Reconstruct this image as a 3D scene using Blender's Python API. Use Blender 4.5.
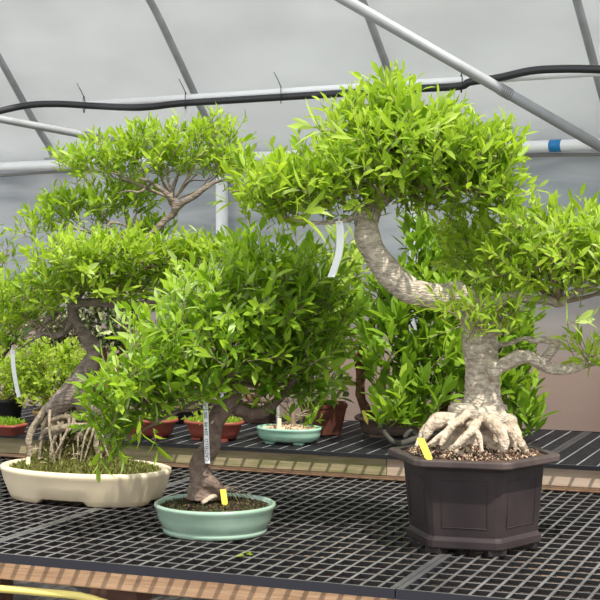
import bpy, math, random
import numpy as np
from mathutils import Vector, Matrix, noise

for o in list(bpy.data.objects):
    bpy.data.objects.remove(o, do_unlink=True)

# ------------------------------------------------------------------ camera, sky, sun, exposure
F = 1468.0           # focal length in pixels of a 600 px frame
ZC = 1.52            # eye height
BZ = 0.72            # top of the front bench
UZ = 0.815           # top of the raised rear bench
S = bpy.context.scene
cam_data = bpy.data.cameras.new('camera')
cam_data.sensor_width = 36.0
cam_data.lens = F / 600.0 * 36.0
cam_data.shift_y = -50.0 / 600.0
cam_data.clip_end = 200
cam = bpy.data.objects.new('camera', cam_data)
S.collection.objects.link(cam)
cam.location = (0, 0, ZC)
cam.rotation_euler = (math.radians(90), 0, 0)
S.camera = cam

world = bpy.data.worlds.new('daylight')
S.world = world
world.use_nodes = True
wn = world.node_tree
wn.nodes['Background'].inputs['Color'].default_value = (0.93, 0.97, 1.0, 1)
wn.nodes['Background'].inputs['Strength'].default_value = 1.35

sun_data = bpy.data.lights.new('sun', 'SUN')
sun_data.energy = 5.0
sun_data.angle = math.radians(0.8)
sun_data.color = (1.0, 0.96, 0.88)
sun = bpy.data.objects.new('sun', sun_data)
S.collection.objects.link(sun)
sun.location = (1, -3, 6)
sun.rotation_euler = Vector((0.34, -0.62, 1.15)).to_track_quat('Z', 'Y').to_euler()

S.view_settings.view_transform = 'Standard'
S.view_settings.look = 'None'
S.view_settings.gamma = 1
S.view_settings.use_curve_mapping = False
S.view_settings.exposure = 0.2

# ------------------------------------------------------------------ helpers
COL = S.collection

def P(px, py, Y):
    """point seen at pixel (px, py) that stands Y metres from the eye"""
    return Vector(((px - 300) / F * Y, Y, ZC - (py - 250) / F * Y))

YA = math.atan2(-0.371, 0.928)          # yaw of the benches
def BN(a, n, z=0.0):
    return Vector((0.928 * a + 0.371 * n, -0.371 * a + 0.928 * n, z))

class MB:
    def __init__(self):
        self.v = []; self.f = []; self.smooth = []; self.mi = []
    def add(self, vs, fs, smooth=False, mi=0):
        b = len(self.v)
        self.v.extend([tuple(p) for p in vs])
        for f in fs:
            self.f.append(tuple(i + b for i in f)); self.smooth.append(smooth); self.mi.append(mi)
    def box(self, c, size, rot=0.0, mat=None, mi=0):
        hx, hy, hz = size[0] / 2, size[1] / 2, size[2] / 2
        vs = []
        M = mat if mat is not None else Matrix.Rotation(rot, 3, 'Z')
        for sx, sy, sz in ((-1,-1,-1),(1,-1,-1),(1,1,-1),(-1,1,-1),(-1,-1,1),(1,-1,1),(1,1,1),(-1,1,1)):
            vs.append(Vector(c) + M @ Vector((sx * hx, sy * hy, sz * hz)))
        self.add(vs, [(3,2,1,0),(4,5,6,7),(0,1,5,4),(1,2,6,5),(2,3,7,6),(3,0,4,7)], False, mi)
    def tube(self, pts, rad, seg=12, rough=0.0, cap=True, smooth=True, nf=18.0, sub=4, mi=0, seed=0.0):
        """pts: Vectors, rad: radii; Catmull-Rom swept tube"""
        P_, R_ = [], []
        n = len(pts)
        if n > 2 and sub > 1:
            for i in range(n - 1):
                p0 = pts[max(i-1, 0)]; p1 = pts[i]; p2 = pts[i+1]; p3 = pts[min(i+2, n-1)]
                for k in range(sub):
                    t = k / sub
                    q = 0.5 * ((2*p1) + (p2-p0)*t + (2*p0-5*p1+4*p2-p3)*t*t + (3*p1-p0-3*p2+p3)*t**3)
                    P_.append(q); s = t*t*(3-2*t); R_.append(rad[i]*(1-s) + rad[i+1]*s)
            P_.append(pts[-1]); R_.append(rad[-1])
        else:
            P_, R_ = list(pts), list(rad)
        m = len(P_)
        b = len(self.v)
        t0 = (P_[1] - P_[0]).normalized()
        up = Vector((0, 0, 1)) if abs(t0.z) < 0.9 else Vector((1, 0, 0))
        u = t0.cross(up).normalized()
        for i in range(m):
            t = (P_[min(i+1, m-1)] - P_[max(i-1, 0)])
            if t.length < 1e-9: t = t0.copy()
            t.normalize()
            u = (u - t * u.dot(t))
            if u.length < 1e-6: u = t.orthogonal()
            u.normalize(); w = t.cross(u)
            for k in range(seg):
                a = 2 * math.pi * k / seg
                d = u * math.cos(a) + w * math.sin(a)
                r = R_[i]
                q = P_[i] + d * r
                if rough:
                    q += d * r * rough * (noise.noise(q * nf + Vector((seed, seed, 0))) + 0.5 * noise.noise(q * nf * 2.7))
                self.v.append(tuple(q))
        for i in range(m - 1):
            for k in range(seg):
                k2 = (k + 1) % seg
                self.f.append((b+i*seg+k, b+i*seg+k2, b+(i+1)*seg+k2, b+(i+1)*seg+k)); self.smooth.append(smooth); self.mi.append(mi)
        if cap:
            self.f.append(tuple(b + k for k in range(seg))[::-1]); self.smooth.append(False); self.mi.append(mi)
            self.f.append(tuple(b + (m-1)*seg + k for k in range(seg))); self.smooth.append(False); self.mi.append(mi)
    def loft(self, rings, closed_top=False, closed_bot=False, smooth=True, mi=0):
        b = len(self.v); seg = len(rings[0])
        for r in rings: self.v.extend([tuple(p) for p in r])
        for i in range(len(rings) - 1):
            for k in range(seg):
                k2 = (k + 1) % seg
                self.f.append((b+i*seg+k, b+i*seg+k2, b+(i+1)*seg+k2, b+(i+1)*seg+k)); self.smooth.append(smooth); self.mi.append(mi)
        if closed_bot: self.f.append(tuple(b + k for k in range(seg))[::-1]); self.smooth.append(False); self.mi.append(mi)
        if closed_top: self.f.append(tuple(b + (len(rings)-1)*seg + k for k in range(seg))); self.smooth.append(False); self.mi.append(mi)
    def build(self, name, mats, parent=None, loc=None):
        me = bpy.data.meshes.new(name)
        off = Vector(loc) if loc is not None else (parent['_o'] if parent is not None and '_o' in parent else None)
        o_ = origin_of(parent) if parent is not None else (Vector(loc) if loc is not None else Vector((0, 0, 0)))
        me.from_pydata([(x - o_.x, y - o_.y, z - o_.z) for x, y, z in self.v], [], self.f)
        me.polygons.foreach_set('use_smooth', self.smooth)
        me.polygons.foreach_set('material_index', self.mi)
        for m in (mats if isinstance(mats, (list, tuple)) else [mats]): me.materials.append(m)
        me.update()
        ob = bpy.data.objects.new(name, me)
        COL.objects.link(ob)
        if parent is not None: ob.parent = parent
        elif loc is not None: ob.location = loc
        return ob

def origin_of(o):
    p = Vector((0, 0, 0))
    while o is not None:
        p += o.location; o = o.parent
    return p

def tag(o, label, cat, group=None, kind=None):
    if label: o['label'] = label
    if cat: o['category'] = cat
    if group: o['group'] = group
    if kind: o['kind'] = kind
    return o

def thing(name, label, cat, loc, group=None):
    o = bpy.data.objects.new(name, None)
    o.empty_display_size = 0.05
    COL.objects.link(o); o.location = loc
    return tag(o, label, cat, group)

def bevel(ob, w=0.002, seg=2):
    m = ob.modifiers.new('bevel', 'BEVEL'); m.width = w; m.segments = seg; m.limit_method = 'ANGLE'
    return ob

# ------------------------------------------------------------------ materials
def mat(name, color, rough=0.6, spec=0.4, metal=0.0, bump=None, vary=None, coat=0.0, coords='Object'):
    """bump = (scale, strength, distance); vary = (scale, other colour, amount, (sx, sy, sz))"""
    m = bpy.data.materials.new(name); m.use_nodes = True
    nt = m.node_tree; b = nt.nodes['Principled BSDF']
    b.inputs['Base Color'].default_value = (*color, 1)
    b.inputs['Roughness'].default_value = rough
    b.inputs['Specular IOR Level'].default_value = spec
    b.inputs['Metallic'].default_value = metal
    b.inputs['Coat Weight'].default_value = coat
    tc = nt.nodes.new('ShaderNodeTexCoord')
    if vary:
        sc, c2, amt = vary[:3]
        mp = nt.nodes.new('ShaderNodeMapping'); nt.links.new(tc.outputs[coords], mp.inputs[0])
        mp.inputs['Scale'].default_value = vary[3] if len(vary) > 3 else (1, 1, 1)
        nz = nt.nodes.new('ShaderNodeTexNoise'); nz.inputs['Scale'].default_value = sc; nz.inputs['Detail'].default_value = 6
        nt.links.new(mp.outputs[0], nz.inputs['Vector'])
        rp = nt.nodes.new('ShaderNodeValToRGB')
        rp.color_ramp.elements[0].position = 0.5 - 0.16; rp.color_ramp.elements[1].position = 0.5 + 0.16
        rp.color_ramp.elements[0].color = (*color, 1)
        rp.color_ramp.elements[1].color = (*[color[i]*(1-amt)+c2[i]*amt for i in range(3)], 1)
        nt.links.new(nz.outputs['Fac'], rp.inputs[0]); nt.links.new(rp.outputs[0], b.inputs['Base Color'])
    if bump:
        nz = nt.nodes.new('ShaderNodeTexNoise'); nz.inputs['Scale'].default_value = bump[0]; nz.inputs['Detail'].default_value = 8
        mp = nt.nodes.new('ShaderNodeMapping'); nt.links.new(tc.outputs[coords], mp.inputs[0])
        if len(bump) > 3: mp.inputs['Scale'].default_value = bump[3]
        nt.links.new(mp.outputs[0], nz.inputs['Vector'])
        bp = nt.nodes.new('ShaderNodeBump'); bp.inputs['Strength'].default_value = bump[1]; bp.inputs['Distance'].default_value = bump[2]
        nt.links.new(nz.outputs['Fac'], bp.inputs['Height']); nt.links.new(bp.outputs[0], b.inputs['Normal'])
    return m

def dusty_lit_top(name, side, top, rough=0.4):
    """black plastic; dust and sheen put into paler top faces, shade into dark sides"""
    m = mat(name, side, rough, 0.45)
    nt = m.node_tree; b = nt.nodes['Principled BSDF']
    ge = nt.nodes.new('ShaderNodeNewGeometry'); sp = nt.nodes.new('ShaderNodeSeparateXYZ'); nt.links.new(ge.outputs['True Normal'], sp.inputs[0])
    mr = nt.nodes.new('ShaderNodeMapRange'); mr.inputs['From Min'].default_value = 0.7; mr.inputs['From Max'].default_value = 0.9; nt.links.new(sp.outputs['Z'], mr.inputs['Value'])
    nz = nt.nodes.new('ShaderNodeTexNoise'); nz.inputs['Scale'].default_value = 9; nz.inputs['Detail'].default_value = 6; nt.links.new(ge.outputs['Position'], nz.inputs['Vector'])
    rp = nt.nodes.new('ShaderNodeMapRange'); rp.inputs['From Min'].default_value = 0.35; rp.inputs['From Max'].default_value = 0.65; rp.inputs['To Min'].default_value = 0.45; nt.links.new(nz.outputs['Fac'], rp.inputs['Value'])
    mu = nt.nodes.new('ShaderNodeMath'); mu.operation = 'MULTIPLY'; nt.links.new(mr.outputs[0], mu.inputs[0]); nt.links.new(rp.outputs[0], mu.inputs[1])
    mx = nt.nodes.new('ShaderNodeMix'); mx.data_type = 'RGBA'; mx.inputs[6].default_value = (*side, 1); mx.inputs[7].default_value = (*top, 1)
    nt.links.new(mu.outputs[0], mx.inputs[0]); nt.links.new(mx.outputs[2], b.inputs['Base Color'])
    return m

def leaf_mat(name, stops, trans=0.5, rough=0.42, spec=0.35):
    m = bpy.data.materials.new(name); m.use_nodes = True
    nt = m.node_tree; b = nt.nodes['Principled BSDF']; out = nt.nodes['Material Output']
    at = nt.nodes.new('ShaderNodeAttribute'); at.attribute_name = 'tone'
    rp = nt.nodes.new('ShaderNodeValToRGB')
    el = rp.color_ramp.elements
    el[0].position = stops[0][0]; el[0].color = (*stops[0][1], 1)
    el[1].position = stops[-1][0]; el[1].color = (*stops[-1][1], 1)
    for p, c in stops[1:-1]:
        e = el.new(p); e.color = (*c, 1)
    nt.links.new(at.outputs['Fac'], rp.inputs[0])
    nt.links.new(rp.outputs[0], b.inputs['Base Color'])
    b.inputs['Roughness'].default_value = rough; b.inputs['Specular IOR Level'].default_value = spec
    tr = nt.nodes.new('ShaderNodeBsdfTranslucent')
    mx = nt.nodes.new('ShaderNodeMix'); mx.data_type = 'RGBA'; mx.blend_type = 'MULTIPLY'; mx.inputs[0].default_value = 1.0
    nt.links.new(rp.outputs[0], mx.inputs[6]); mx.inputs[7].default_value = (1.22, 1.22, 0.75, 1)
    nt.links.new(mx.outputs[2], tr.inputs['Color'])
    ms = nt.nodes.new('ShaderNodeMixShader'); ms.inputs[0].default_value = trans
    nt.links.new(b.outputs[0], ms.inputs[1]); nt.links.new(tr.outputs[0], ms.inputs[2])
    nt.links.new(ms.outputs[0], out.inputs['Surface'])
    return m

def film_mat():
    m = bpy.data.materials.new('greenhouse_film'); m.use_nodes = True
    nt = m.node_tree; b = nt.nodes['Principled BSDF']; out = nt.nodes['Material Output']
    geo = nt.nodes.new('ShaderNodeNewGeometry')
    sep = nt.nodes.new('ShaderNodeSeparateXYZ'); nt.links.new(geo.outputs['Position'], sep.inputs[0])
    nz = nt.nodes.new('ShaderNodeTexNoise'); nz.inputs['Scale'].default_value = 1.3; nz.inputs['Detail'].default_value = 5
    mp = nt.nodes.new('ShaderNodeMapping'); mp.inputs['Rotation'].default_value = (0.3, 0.6, 0.2); mp.inputs['Scale'].default_value = (1, 1, 2.6)
    nt.links.new(geo.outputs['Position'], mp.inputs[0]); nt.links.new(mp.outputs[0], nz.inputs['Vector'])
    # brown ground outside, seen through the film, put into its colour; uneven top
    ad = nt.nodes.new('ShaderNodeMath'); ad.operation = 'MULTIPLY_ADD'; ad.inputs[1].default_value = 0.35; ad.inputs[2].default_value = -0.17
    nt.links.new(nz.outputs['Fac'], ad.inputs[0])
    z2 = nt.nodes.new('ShaderNodeMath'); z2.operation = 'ADD'
    nt.links.new(sep.outputs['Z'], z2.inputs[0]); nt.links.new(ad.outputs[0], z2.inputs[1])
    mr = nt.nodes.new('ShaderNodeMapRange'); mr.inputs['From Min'].default_value = 1.05; mr.inputs['From Max'].default_value = 1.40
    nt.links.new(z2.outputs[0], mr.inputs['Value'])
    mx = nt.nodes.new('ShaderNodeMix'); mx.data_type = 'RGBA'
    mx.inputs[6].default_value = (0.74, 0.59, 0.52, 1); 
    n2 = nt.nodes.new('ShaderNodeTexNoise'); n2.inputs['Scale'].default_value = 1.6; n2.inputs['Detail'].default_value = 3; n2.inputs['Distortion'].default_value = 1.2
    m2 = nt.nodes.new('ShaderNodeMapping'); m2.inputs['Rotation'].default_value = (0.2, 0.45, 0.5); m2.inputs['Scale'].default_value = (0.7, 0.7, 3.2)
    nt.links.new(geo.outputs['Position'], m2.inputs[0]); nt.links.new(m2.outputs[0], n2.inputs['Vector'])
    r2 = nt.nodes.new('ShaderNodeValToRGB'); r2.color_ramp.elements[0].position = 0.38; r2.color_ramp.elements[1].position = 0.68
    r2.color_ramp.elements[0].color = (0.52, 0.545, 0.565, 1); r2.color_ramp.elements[1].color = (0.78, 0.78, 0.78, 1)
    nt.links.new(n2.outputs['Fac'], r2.inputs[0]); nt.links.new(r2.outputs[0], mx.inputs[7])
    nt.links.new(mr.outputs[0], mx.inputs[0])
    mr2 = nt.nodes.new('ShaderNodeMapRange'); mr2.inputs['From Min'].default_value = 1.95; mr2.inputs['From Max'].default_value = 2.0
    nt.links.new(sep.outputs['Z'], mr2.inputs['Value'])
    mx2 = nt.nodes.new('ShaderNodeMix'); mx2.data_type = 'RGBA'
    nt.links.new(mr2.outputs[0], mx2.inputs[0]); nt.links.new(mx.outputs[2], mx2.inputs[6]); mx2.inputs[7].default_value = (0.82, 0.825, 0.82, 1)
    mx3 = nt.nodes.new('ShaderNodeMix'); mx3.data_type = 'RGBA'; mx3.blend_type = 'MULTIPLY'; mx3.inputs[0].default_value = 1
    rp = nt.nodes.new('ShaderNodeValToRGB'); rp.color_ramp.elements[0].position = 0.3; rp.color_ramp.elements[1].position = 0.7
    rp.color_ramp.elements[0].color = (0.86, 0.86, 0.86, 1); rp.color_ramp.elements[1].color = (1, 1, 1, 1)
    nt.links.new(nz.outputs['Fac'], rp.inputs[0])
    nt.links.new(mx2.outputs[2], mx3.inputs[6]); nt.links.new(rp.outputs[0], mx3.inputs[7])
    nt.links.new(mx3.outputs[2], b.inputs['Base Color'])
    b.inputs['Roughness'].default_value = 0.38; b.inputs['Specular IOR Level'].default_value = 0.5
    bp = nt.nodes.new('ShaderNodeBump'); bp.inputs['Strength'].default_value = 0.5; bp.inputs['Distance'].default_value = 0.05
    nt.links.new(nz.outputs['Fac'], bp.inputs['Height']); nt.links.new(bp.outputs[0], b.inputs['Normal'])
    tr = nt.nodes.new('ShaderNodeBsdfTranslucent'); nt.links.new(mx3.outputs[2], tr.inputs['Color'])
    ms = nt.nodes.new('ShaderNodeMixShader'); ms.inputs[0].default_value = 0.5
    nt.links.new(b.outputs[0], ms.inputs[1]); nt.links.new(tr.outputs[0], ms.inputs[2]); nt.links.new(ms.outputs[0], out.inputs['Surface'])
    return m

M = {}
M['film'] = film_mat()
M['galv'] = mat('galvanised_steel', (0.40, 0.41, 0.42), 0.5, 0.4, 0.2, vary=(9, (0.27, 0.27, 0.27), 0.7))
M['white_pipe'] = mat('white_pipe', (0.92, 0.92, 0.91), 0.3, 0.5, vary=(4, (0.8, 0.8, 0.78), 0.6))
M['film_shade'] = mat('shade_grey_film', (0.26, 0.25, 0.235), 0.6)  # film grey darkened as the shade under the hip rail; also colours the wire
M['hose'] = mat('black_rubber', (0.022, 0.022, 0.024), 0.42, 0.5)
M['blue'] = mat('blue_tape', (0.02, 0.22, 0.52), 0.4)
M['plastic'] = dusty_lit_top('black_grating_plastic', (0.022, 0.022, 0.03), (0.13, 0.125, 0.12))
M['bars'] = dusty_lit_top('grating_bars', (0.014, 0.013, 0.014), (0.19, 0.18, 0.175))
M['upper'] = dusty_lit_top('rear_grating_plastic', (0.012, 0.012, 0.014), (0.045, 0.045, 0.048))
M['upper_rib'] = dusty_lit_top('rear_grating_ribs', (0.03, 0.03, 0.033), (0.30, 0.30, 0.31))
M['wood'] = mat('weathered_pine', (0.52, 0.33, 0.20), 0.75, 0.2, vary=(5, (0.30, 0.17, 0.10), 0.7, (1.2, 1.2, 14)), bump=(60, 0.4, 0.004, (0.2, 0.2, 3)))
M['riser'] = mat('mossy_pine', (0.47, 0.37, 0.23), 0.8, 0.2, vary=(6, (0.22, 0.22, 0.09), 0.85, (1, 1, 7)), bump=(50, 0.4, 0.004, (0.2, 0.2, 3)))
M['riser_pale'] = mat('pale_pine', (0.60, 0.47, 0.36), 0.8, 0.2, vary=(5, (0.42, 0.30, 0.2), 0.7, (1, 1, 9)))
M['floor'] = mat('gravel_floor', (0.14, 0.13, 0.12), 0.9, 0.2, vary=(9, (0.05, 0.047, 0.042), 0.8), bump=(60, 0.5, 0.01))
M['post'] = mat('brown_post', (0.10, 0.045, 0.03), 0.7)
M['yellow_hose'] = mat('yellow_hose', (0.80, 0.66, 0.20), 0.4)
M['cream'] = mat('cream_glaze', (0.80, 0.67, 0.47), 0.38, 0.45, vary=(7, (0.66, 0.54, 0.37), 0.7), bump=(30, 0.08, 0.003))
M['celadon'] = mat('celadon_glaze', (0.27, 0.40, 0.30), 0.22, 0.5, vary=(9, (0.37, 0.51, 0.40), 0.7, (1, 1, 2.5)), coat=0.3)
M['celadon2'] = mat('pale_celadon_glaze', (0.24, 0.46, 0.35), 0.2, 0.55, vary=(9, (0.40, 0.60, 0.48), 0.7), coat=0.3)
M['celadon_rim'] = mat('celadon_rim', (0.42, 0.60, 0.47), 0.25, 0.5)
M['dark_pot'] = mat('brown_black_plastic', (0.018, 0.012, 0.013), 0.5, 0.35, vary=(7, (0.048, 0.033, 0.033), 0.7), bump=(80, 0.1, 0.001))
M['dark_rim'] = mat('dusty_plastic_rim', (0.045, 0.031, 0.030), 0.5, 0.35, vary=(14, (0.11, 0.08, 0.07), 0.7))
M['red_pot'] = mat('red_brown_clay', (0.30, 0.065, 0.04), 0.5, 0.4, vary=(12, (0.2, 0.05, 0.035), 0.7))
M['terra'] = mat('dark_terracotta', (0.17, 0.052, 0.032), 0.7, 0.3, vary=(22, (0.08, 0.03, 0.022), 0.8))
M['greybrown'] = mat('grey_brown_clay', (0.19, 0.125, 0.10), 0.6, 0.3, vary=(14, (0.12, 0.08, 0.068), 0.7))
M['black_pot'] = mat('black_pot_plastic', (0.018, 0.017, 0.018), 0.45)
M['mustard'] = mat('mustard_clay', (0.42, 0.26, 0.09), 0.6)
M['bark_pale'] = mat('pale_grey_bark', (0.68, 0.59, 0.47), 0.9, 0.1, vary=(70, (0.27, 0.22, 0.17), 0.8, (0.8, 0.8, 1.5)), bump=(130, 0.9, 0.014, (0.6, 0.6, 1.7)))
M['root'] = mat('cream_root_bark', (0.66, 0.55, 0.42), 0.85, 0.15, vary=(36, (0.30, 0.22, 0.155), 0.85), bump=(80, 1.0, 0.015))
M['bark_left'] = mat('grey_brown_bark', (0.29, 0.235, 0.195), 0.9, 0.1, vary=(34, (0.13, 0.10, 0.08), 0.8, (0.8, 0.8, 1.6)), bump=(80, 1.0, 0.015, (0.6, 0.6, 1.8)))
M['root_left'] = mat('pale_straw_root', (0.40, 0.33, 0.24), 0.9, 0.1, vary=(36, (0.15, 0.115, 0.075), 0.85), bump=(80, 1.0, 0.012))
M['bark_mid'] = mat('smooth_brown_bark', (0.235, 0.17, 0.135), 0.9, 0.1, vary=(42, (0.11, 0.078, 0.062), 0.8), bump=(100, 0.9, 0.010))
M['bark_red'] = mat('red_brown_bark', (0.18, 0.085, 0.05), 0.85, 0.1, vary=(22, (0.08, 0.04, 0.025), 0.7), bump=(60, 0.8, 0.012))
M['twig'] = mat('twig_bark', (0.30, 0.23, 0.165), 0.85, 0.15, vary=(30, (0.14, 0.10, 0.07), 0.7))
M['dark_twig'] = mat('dark_root_bark', (0.045, 0.042, 0.034), 0.7, 0.2, vary=(20, (0.11, 0.10, 0.085), 0.7))
M['green_stem'] = mat('green_stem', (0.25, 0.30, 0.08), 0.6)
M['soil'] = mat('potting_soil', (0.12, 0.075, 0.05), 0.95, 0.1, vary=(70, (0.05, 0.03, 0.022), 0.8), bump=(150, 0.8, 0.006))
M['grit_pale'] = mat('pale_grit', (0.55, 0.43, 0.29), 0.85, 0.2)
M['grit_brown'] = mat('brown_grit', (0.20, 0.10, 0.065), 0.9, 0.2)
M['grit_dark'] = mat('dark_grit', (0.06, 0.045, 0.04), 0.9, 0.2)
M['moss'] = leaf_mat('moss', [(0.0, (0.12, 0.085, 0.035)), (0.4, (0.13, 0.12, 0.035)), (0.7, (0.17, 0.22, 0.04)), (1.0, (0.34, 0.36, 0.12))], 0.2, 0.8, 0.1)
M['moss_dark'] = leaf_mat('dark_moss', [(0.0, (0.025, 0.028, 0.012)), (0.6, (0.045, 0.055, 0.018)), (1.0, (0.12, 0.13, 0.05))], 0.2, 0.8, 0.1)
M['moss_soil'] = mat('mossy_soil', (0.10, 0.10, 0.035), 0.95, 0.1, vary=(30, (0.13, 0.08, 0.04), 0.8), bump=(90, 0.8, 0.008))
M['straw'] = mat('dry_straw', (0.55, 0.46, 0.28), 0.8, 0.1)
M['white_tag'] = mat('white_label_plastic', (0.82, 0.83, 0.83), 0.4)
M['ink'] = mat('ink', (0.03, 0.03, 0.05), 0.6)
M['yellow_tag'] = mat('yellow_label_plastic', (0.86, 0.70, 0.10), 0.4)
M['pale_tag'] = mat('pale_yellow_label_plastic', (0.86, 0.82, 0.50), 0.4)
M['leaf'] = leaf_mat('lime_leaf', [(0.0, (0.15, 0.27, 0.018)), (0.35, (0.27, 0.42, 0.032)), (0.75, (0.43, 0.57, 0.055)), (0.93, (0.47, 0.62, 0.10)), (1.0, (0.55, 0.68, 0.24))])
M['leaf_mid'] = leaf_mat('green_leaf', [(0.0, (0.085, 0.18, 0.014)), (0.4, (0.19, 0.34, 0.022)), (0.8, (0.37, 0.54, 0.035)), (0.95, (0.38, 0.54, 0.09)), (1.0, (0.52, 0.66, 0.26))])
M['leaf_back'] = leaf_mat('broad_green_leaf', [(0.0, (0.12, 0.22, 0.018)), (0.5, (0.22, 0.37, 0.028)), (0.9, (0.35, 0.50, 0.04)), (1.0, (0.32, 0.46, 0.06))], 0.4, 0.5, 0.25)
M['leaf_light'] = leaf_mat('pale_green_leaf', [(0.0, (0.12, 0.23, 0.03)), (0.5, (0.25, 0.40, 0.05)), (1.0, (0.50, 0.60, 0.14))])
M['leaf_yellow'] = leaf_mat('yellow_green_leaf', [(0.0, (0.16, 0.28, 0.02)), (0.5, (0.34, 0.48, 0.04)), (1.0, (0.58, 0.66, 0.14))])
M['leaf_var'] = leaf_mat('variegated_leaf', [(0.0, (0.03, 0.06, 0.02)), (0.6, (0.07, 0.12, 0.035)), (0.7, (0.45, 0.47, 0.25)), (1.0, (0.62, 0.60, 0.38))], 0.2)

# ------------------------------------------------------------------ leaves
class Leaves:
    """many pointed, folded leaves collected in one foliage mesh"""
    def __init__(self): self.o=[]; self.d=[]; self.n=[]; self.L=[]; self.W=[]; self.c=[]; self.t=[]
    def add(self, o, d, n, L, W, curl, tone):
        self.o.append(tuple(o)); self.d.append(tuple(d)); self.n.append(tuple(n)); self.L.append(L); self.W.append(W); self.c.append(curl); self.t.append(tone)
    def build(self, name, m, parent):
        if not self.o: return None
        o = np.array(self.o); d = np.array(self.d); n = np.array(self.n)
        L = np.array(self.L)[:, None]; W = np.array(self.W)[:, None]; c = np.array(self.c)[:, None]
        d /= np.linalg.norm(d, axis=1)[:, None] + 1e-9
        n = n - d * (n * d).sum(1)[:, None]; n /= np.linalg.norm(n, axis=1)[:, None] + 1e-9
        s = np.cross(d, n)
        org = np.array(origin_of(parent))
        st = [(0.30, 0.42), (0.68, 0.40)]
        cols = [o]
        for t, w in st:
            base = o + d * L * t - n * L * c * t * t
            cols += [base - s * W * w + n * W * 0.16, base, base + s * W * w + n * W * 0.16]
        cols.append(o + d * L - n * L * c)
        V = np.stack(cols, 1) - org                     # N x 8 x 3
        N = len(o)
        tri = np.array([[0,2,1],[0,3,2],[4,5,7],[5,6,7]]); quad = np.array([[1,2,5,4],[2,3,6,5]])
        base = (np.arange(N) * 8)[:, None, None]
        T = (tri[None] + base).reshape(-1, 3); Q = (quad[None] + base).reshape(-1, 4)
        me = bpy.data.meshes.new(name)
        me.vertices.add(N * 8); me.vertices.foreach_set('co', V.reshape(-1).astype(np.float32))
        loops = np.concatenate([T.reshape(-1), Q.reshape(-1)])
        me.loops.add(len(loops)); me.loops.foreach_set('vertex_index', loops.astype(np.int32))
        npoly = len(T) + len(Q); me.polygons.add(npoly)
        starts = np.concatenate([np.arange(len(T)) * 3, len(T) * 3 + np.arange(len(Q)) * 4])
        me.polygons.foreach_set('loop_start', starts.astype(np.int32))
        me.update(calc_edges=True)
        me.polygons.foreach_set('use_smooth', np.ones(npoly, dtype=bool))
        at = me.attributes.new('tone', 'FLOAT', 'POINT')
        at.data.foreach_set('value', np.repeat(np.array(self.t, dtype=np.float32), 8))
        me.materials.append(m); me.validate(); me.update()
        ob = bpy.data.objects.new(name, me); COL.objects.link(ob); ob.parent = parent
        return ob

def rv(rng): 
    while True:
        v = Vector((rng.uniform(-1,1), rng.uniform(-1,1), rng.uniform(-1,1)))
        if 0.05 < v.length < 1: return v

def sprig(lv, tw, p, d, rng, L, ratio=0.28, k=7, stem=0.05, tone=0.5, spread=0.9, curl=0.18, thick=0.0011):
    d = d.normalized()
    u = d.orthogonal().normalized(); w = d.cross(u)
    ph = rng.uniform(0, 6.28)
    if tw is not None:
        tw.tube([p - d * stem * 0.9, p, p + d * stem], [thick * 1.3, thick, thick * 0.6], seg=3, sub=1, cap=False)
    for i in range(k):
        f = i / max(k - 1, 1)
        a = ph + i * 2.4
        side = u * math.cos(a) + w * math.sin(a)
        sp = spread * (1.15 - 0.75 * f)
        dd = d * math.cos(sp) + side * math.sin(sp) + rv(rng) * 0.28
        nn = d * 1.0 - side * 0.3 + rv(rng) * 0.35 + Vector((0, 0, 0.35))
        l = L * rng.uniform(0.7, 1.2) * (0.8 + 0.25 * math.sin(f * 3.1))
        lv.add(p + d * stem * (2 * f - 0.9), dd, nn, l, l * ratio * rng.uniform(0.8, 1.25), curl * rng.uniform(-0.3, 1.5), min(1, max(0, tone + rng.gauss(0, 0.13))))

def fill_pads(lv, tw, pads, rng, L, dens=1.0, ratio=0.28, k=7, stem=0.05, tone=0.5, up=0.8, out=0.7, spread=0.9, curl=0.18):
    """pads: (px, py, Y, rx px, ry px, depth m[, tone])"""
    for pd in pads:
        px, py, Y, rx, ry, rd = pd[:6]
        tn = pd[6] if len(pd) > 6 else tone
        c = P(px, py, Y); ax, az = rx / F * Y, ry / F * Y
        n = int(dens * (0.05 * rx * ry) ** 1.0 + 3)
        for _ in range(n):
            v = rv(rng).normalized() * (rng.random() ** 0.42)
            if v.z < 0 and rng.random() < 0.25: v.z *= -1
            p = c + Vector((v.x * ax, v.y * rd, v.z * az))
            d = Vector((v.x, v.y, v.z * 0.7)) * out + Vector((0, 0, up)) + rv(rng) * 0.75
            sprig(lv, tw, p, d, rng, L * rng.uniform(0.8, 1.15), ratio, k, stem, tn + rng.gauss(0, 0.15), spread, curl)

def twig_to(tw, a, pads, rng, n=3, r0=0.006, r1=0.002, jag=0.06):
    """crooked branches from a point into each pad"""
    for pd in pads:
        px, py, Y, rx, ry, rd = pd[:6]
        c = P(px, py, Y); ax, az = rx / F * Y, ry / F * Y
        mid = a.lerp(c, 0.55) + rv(rng) * jag * 0.6
        for _ in range(n):
            v = rv(rng) * 0.8
            e = c + Vector((v.x * ax, v.y * rd, v.z * az * 0.8))
            q = mid.lerp(e, 0.5) + rv(rng) * jag * 0.5
            tw.tube([a, mid, q, e], [r0, r0 * 0.8, r0 * 0.5, r1], seg=6, rough=0.25, sub=4, nf=30)

# ------------------------------------------------------------------ the setting
def struct(o):
    o['kind'] = 'structure'; return o
g = MB(); g.box((0, 6, -0.05), (24, 24, 0.1)); struct(g.build('floor', M['floor']))

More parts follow.
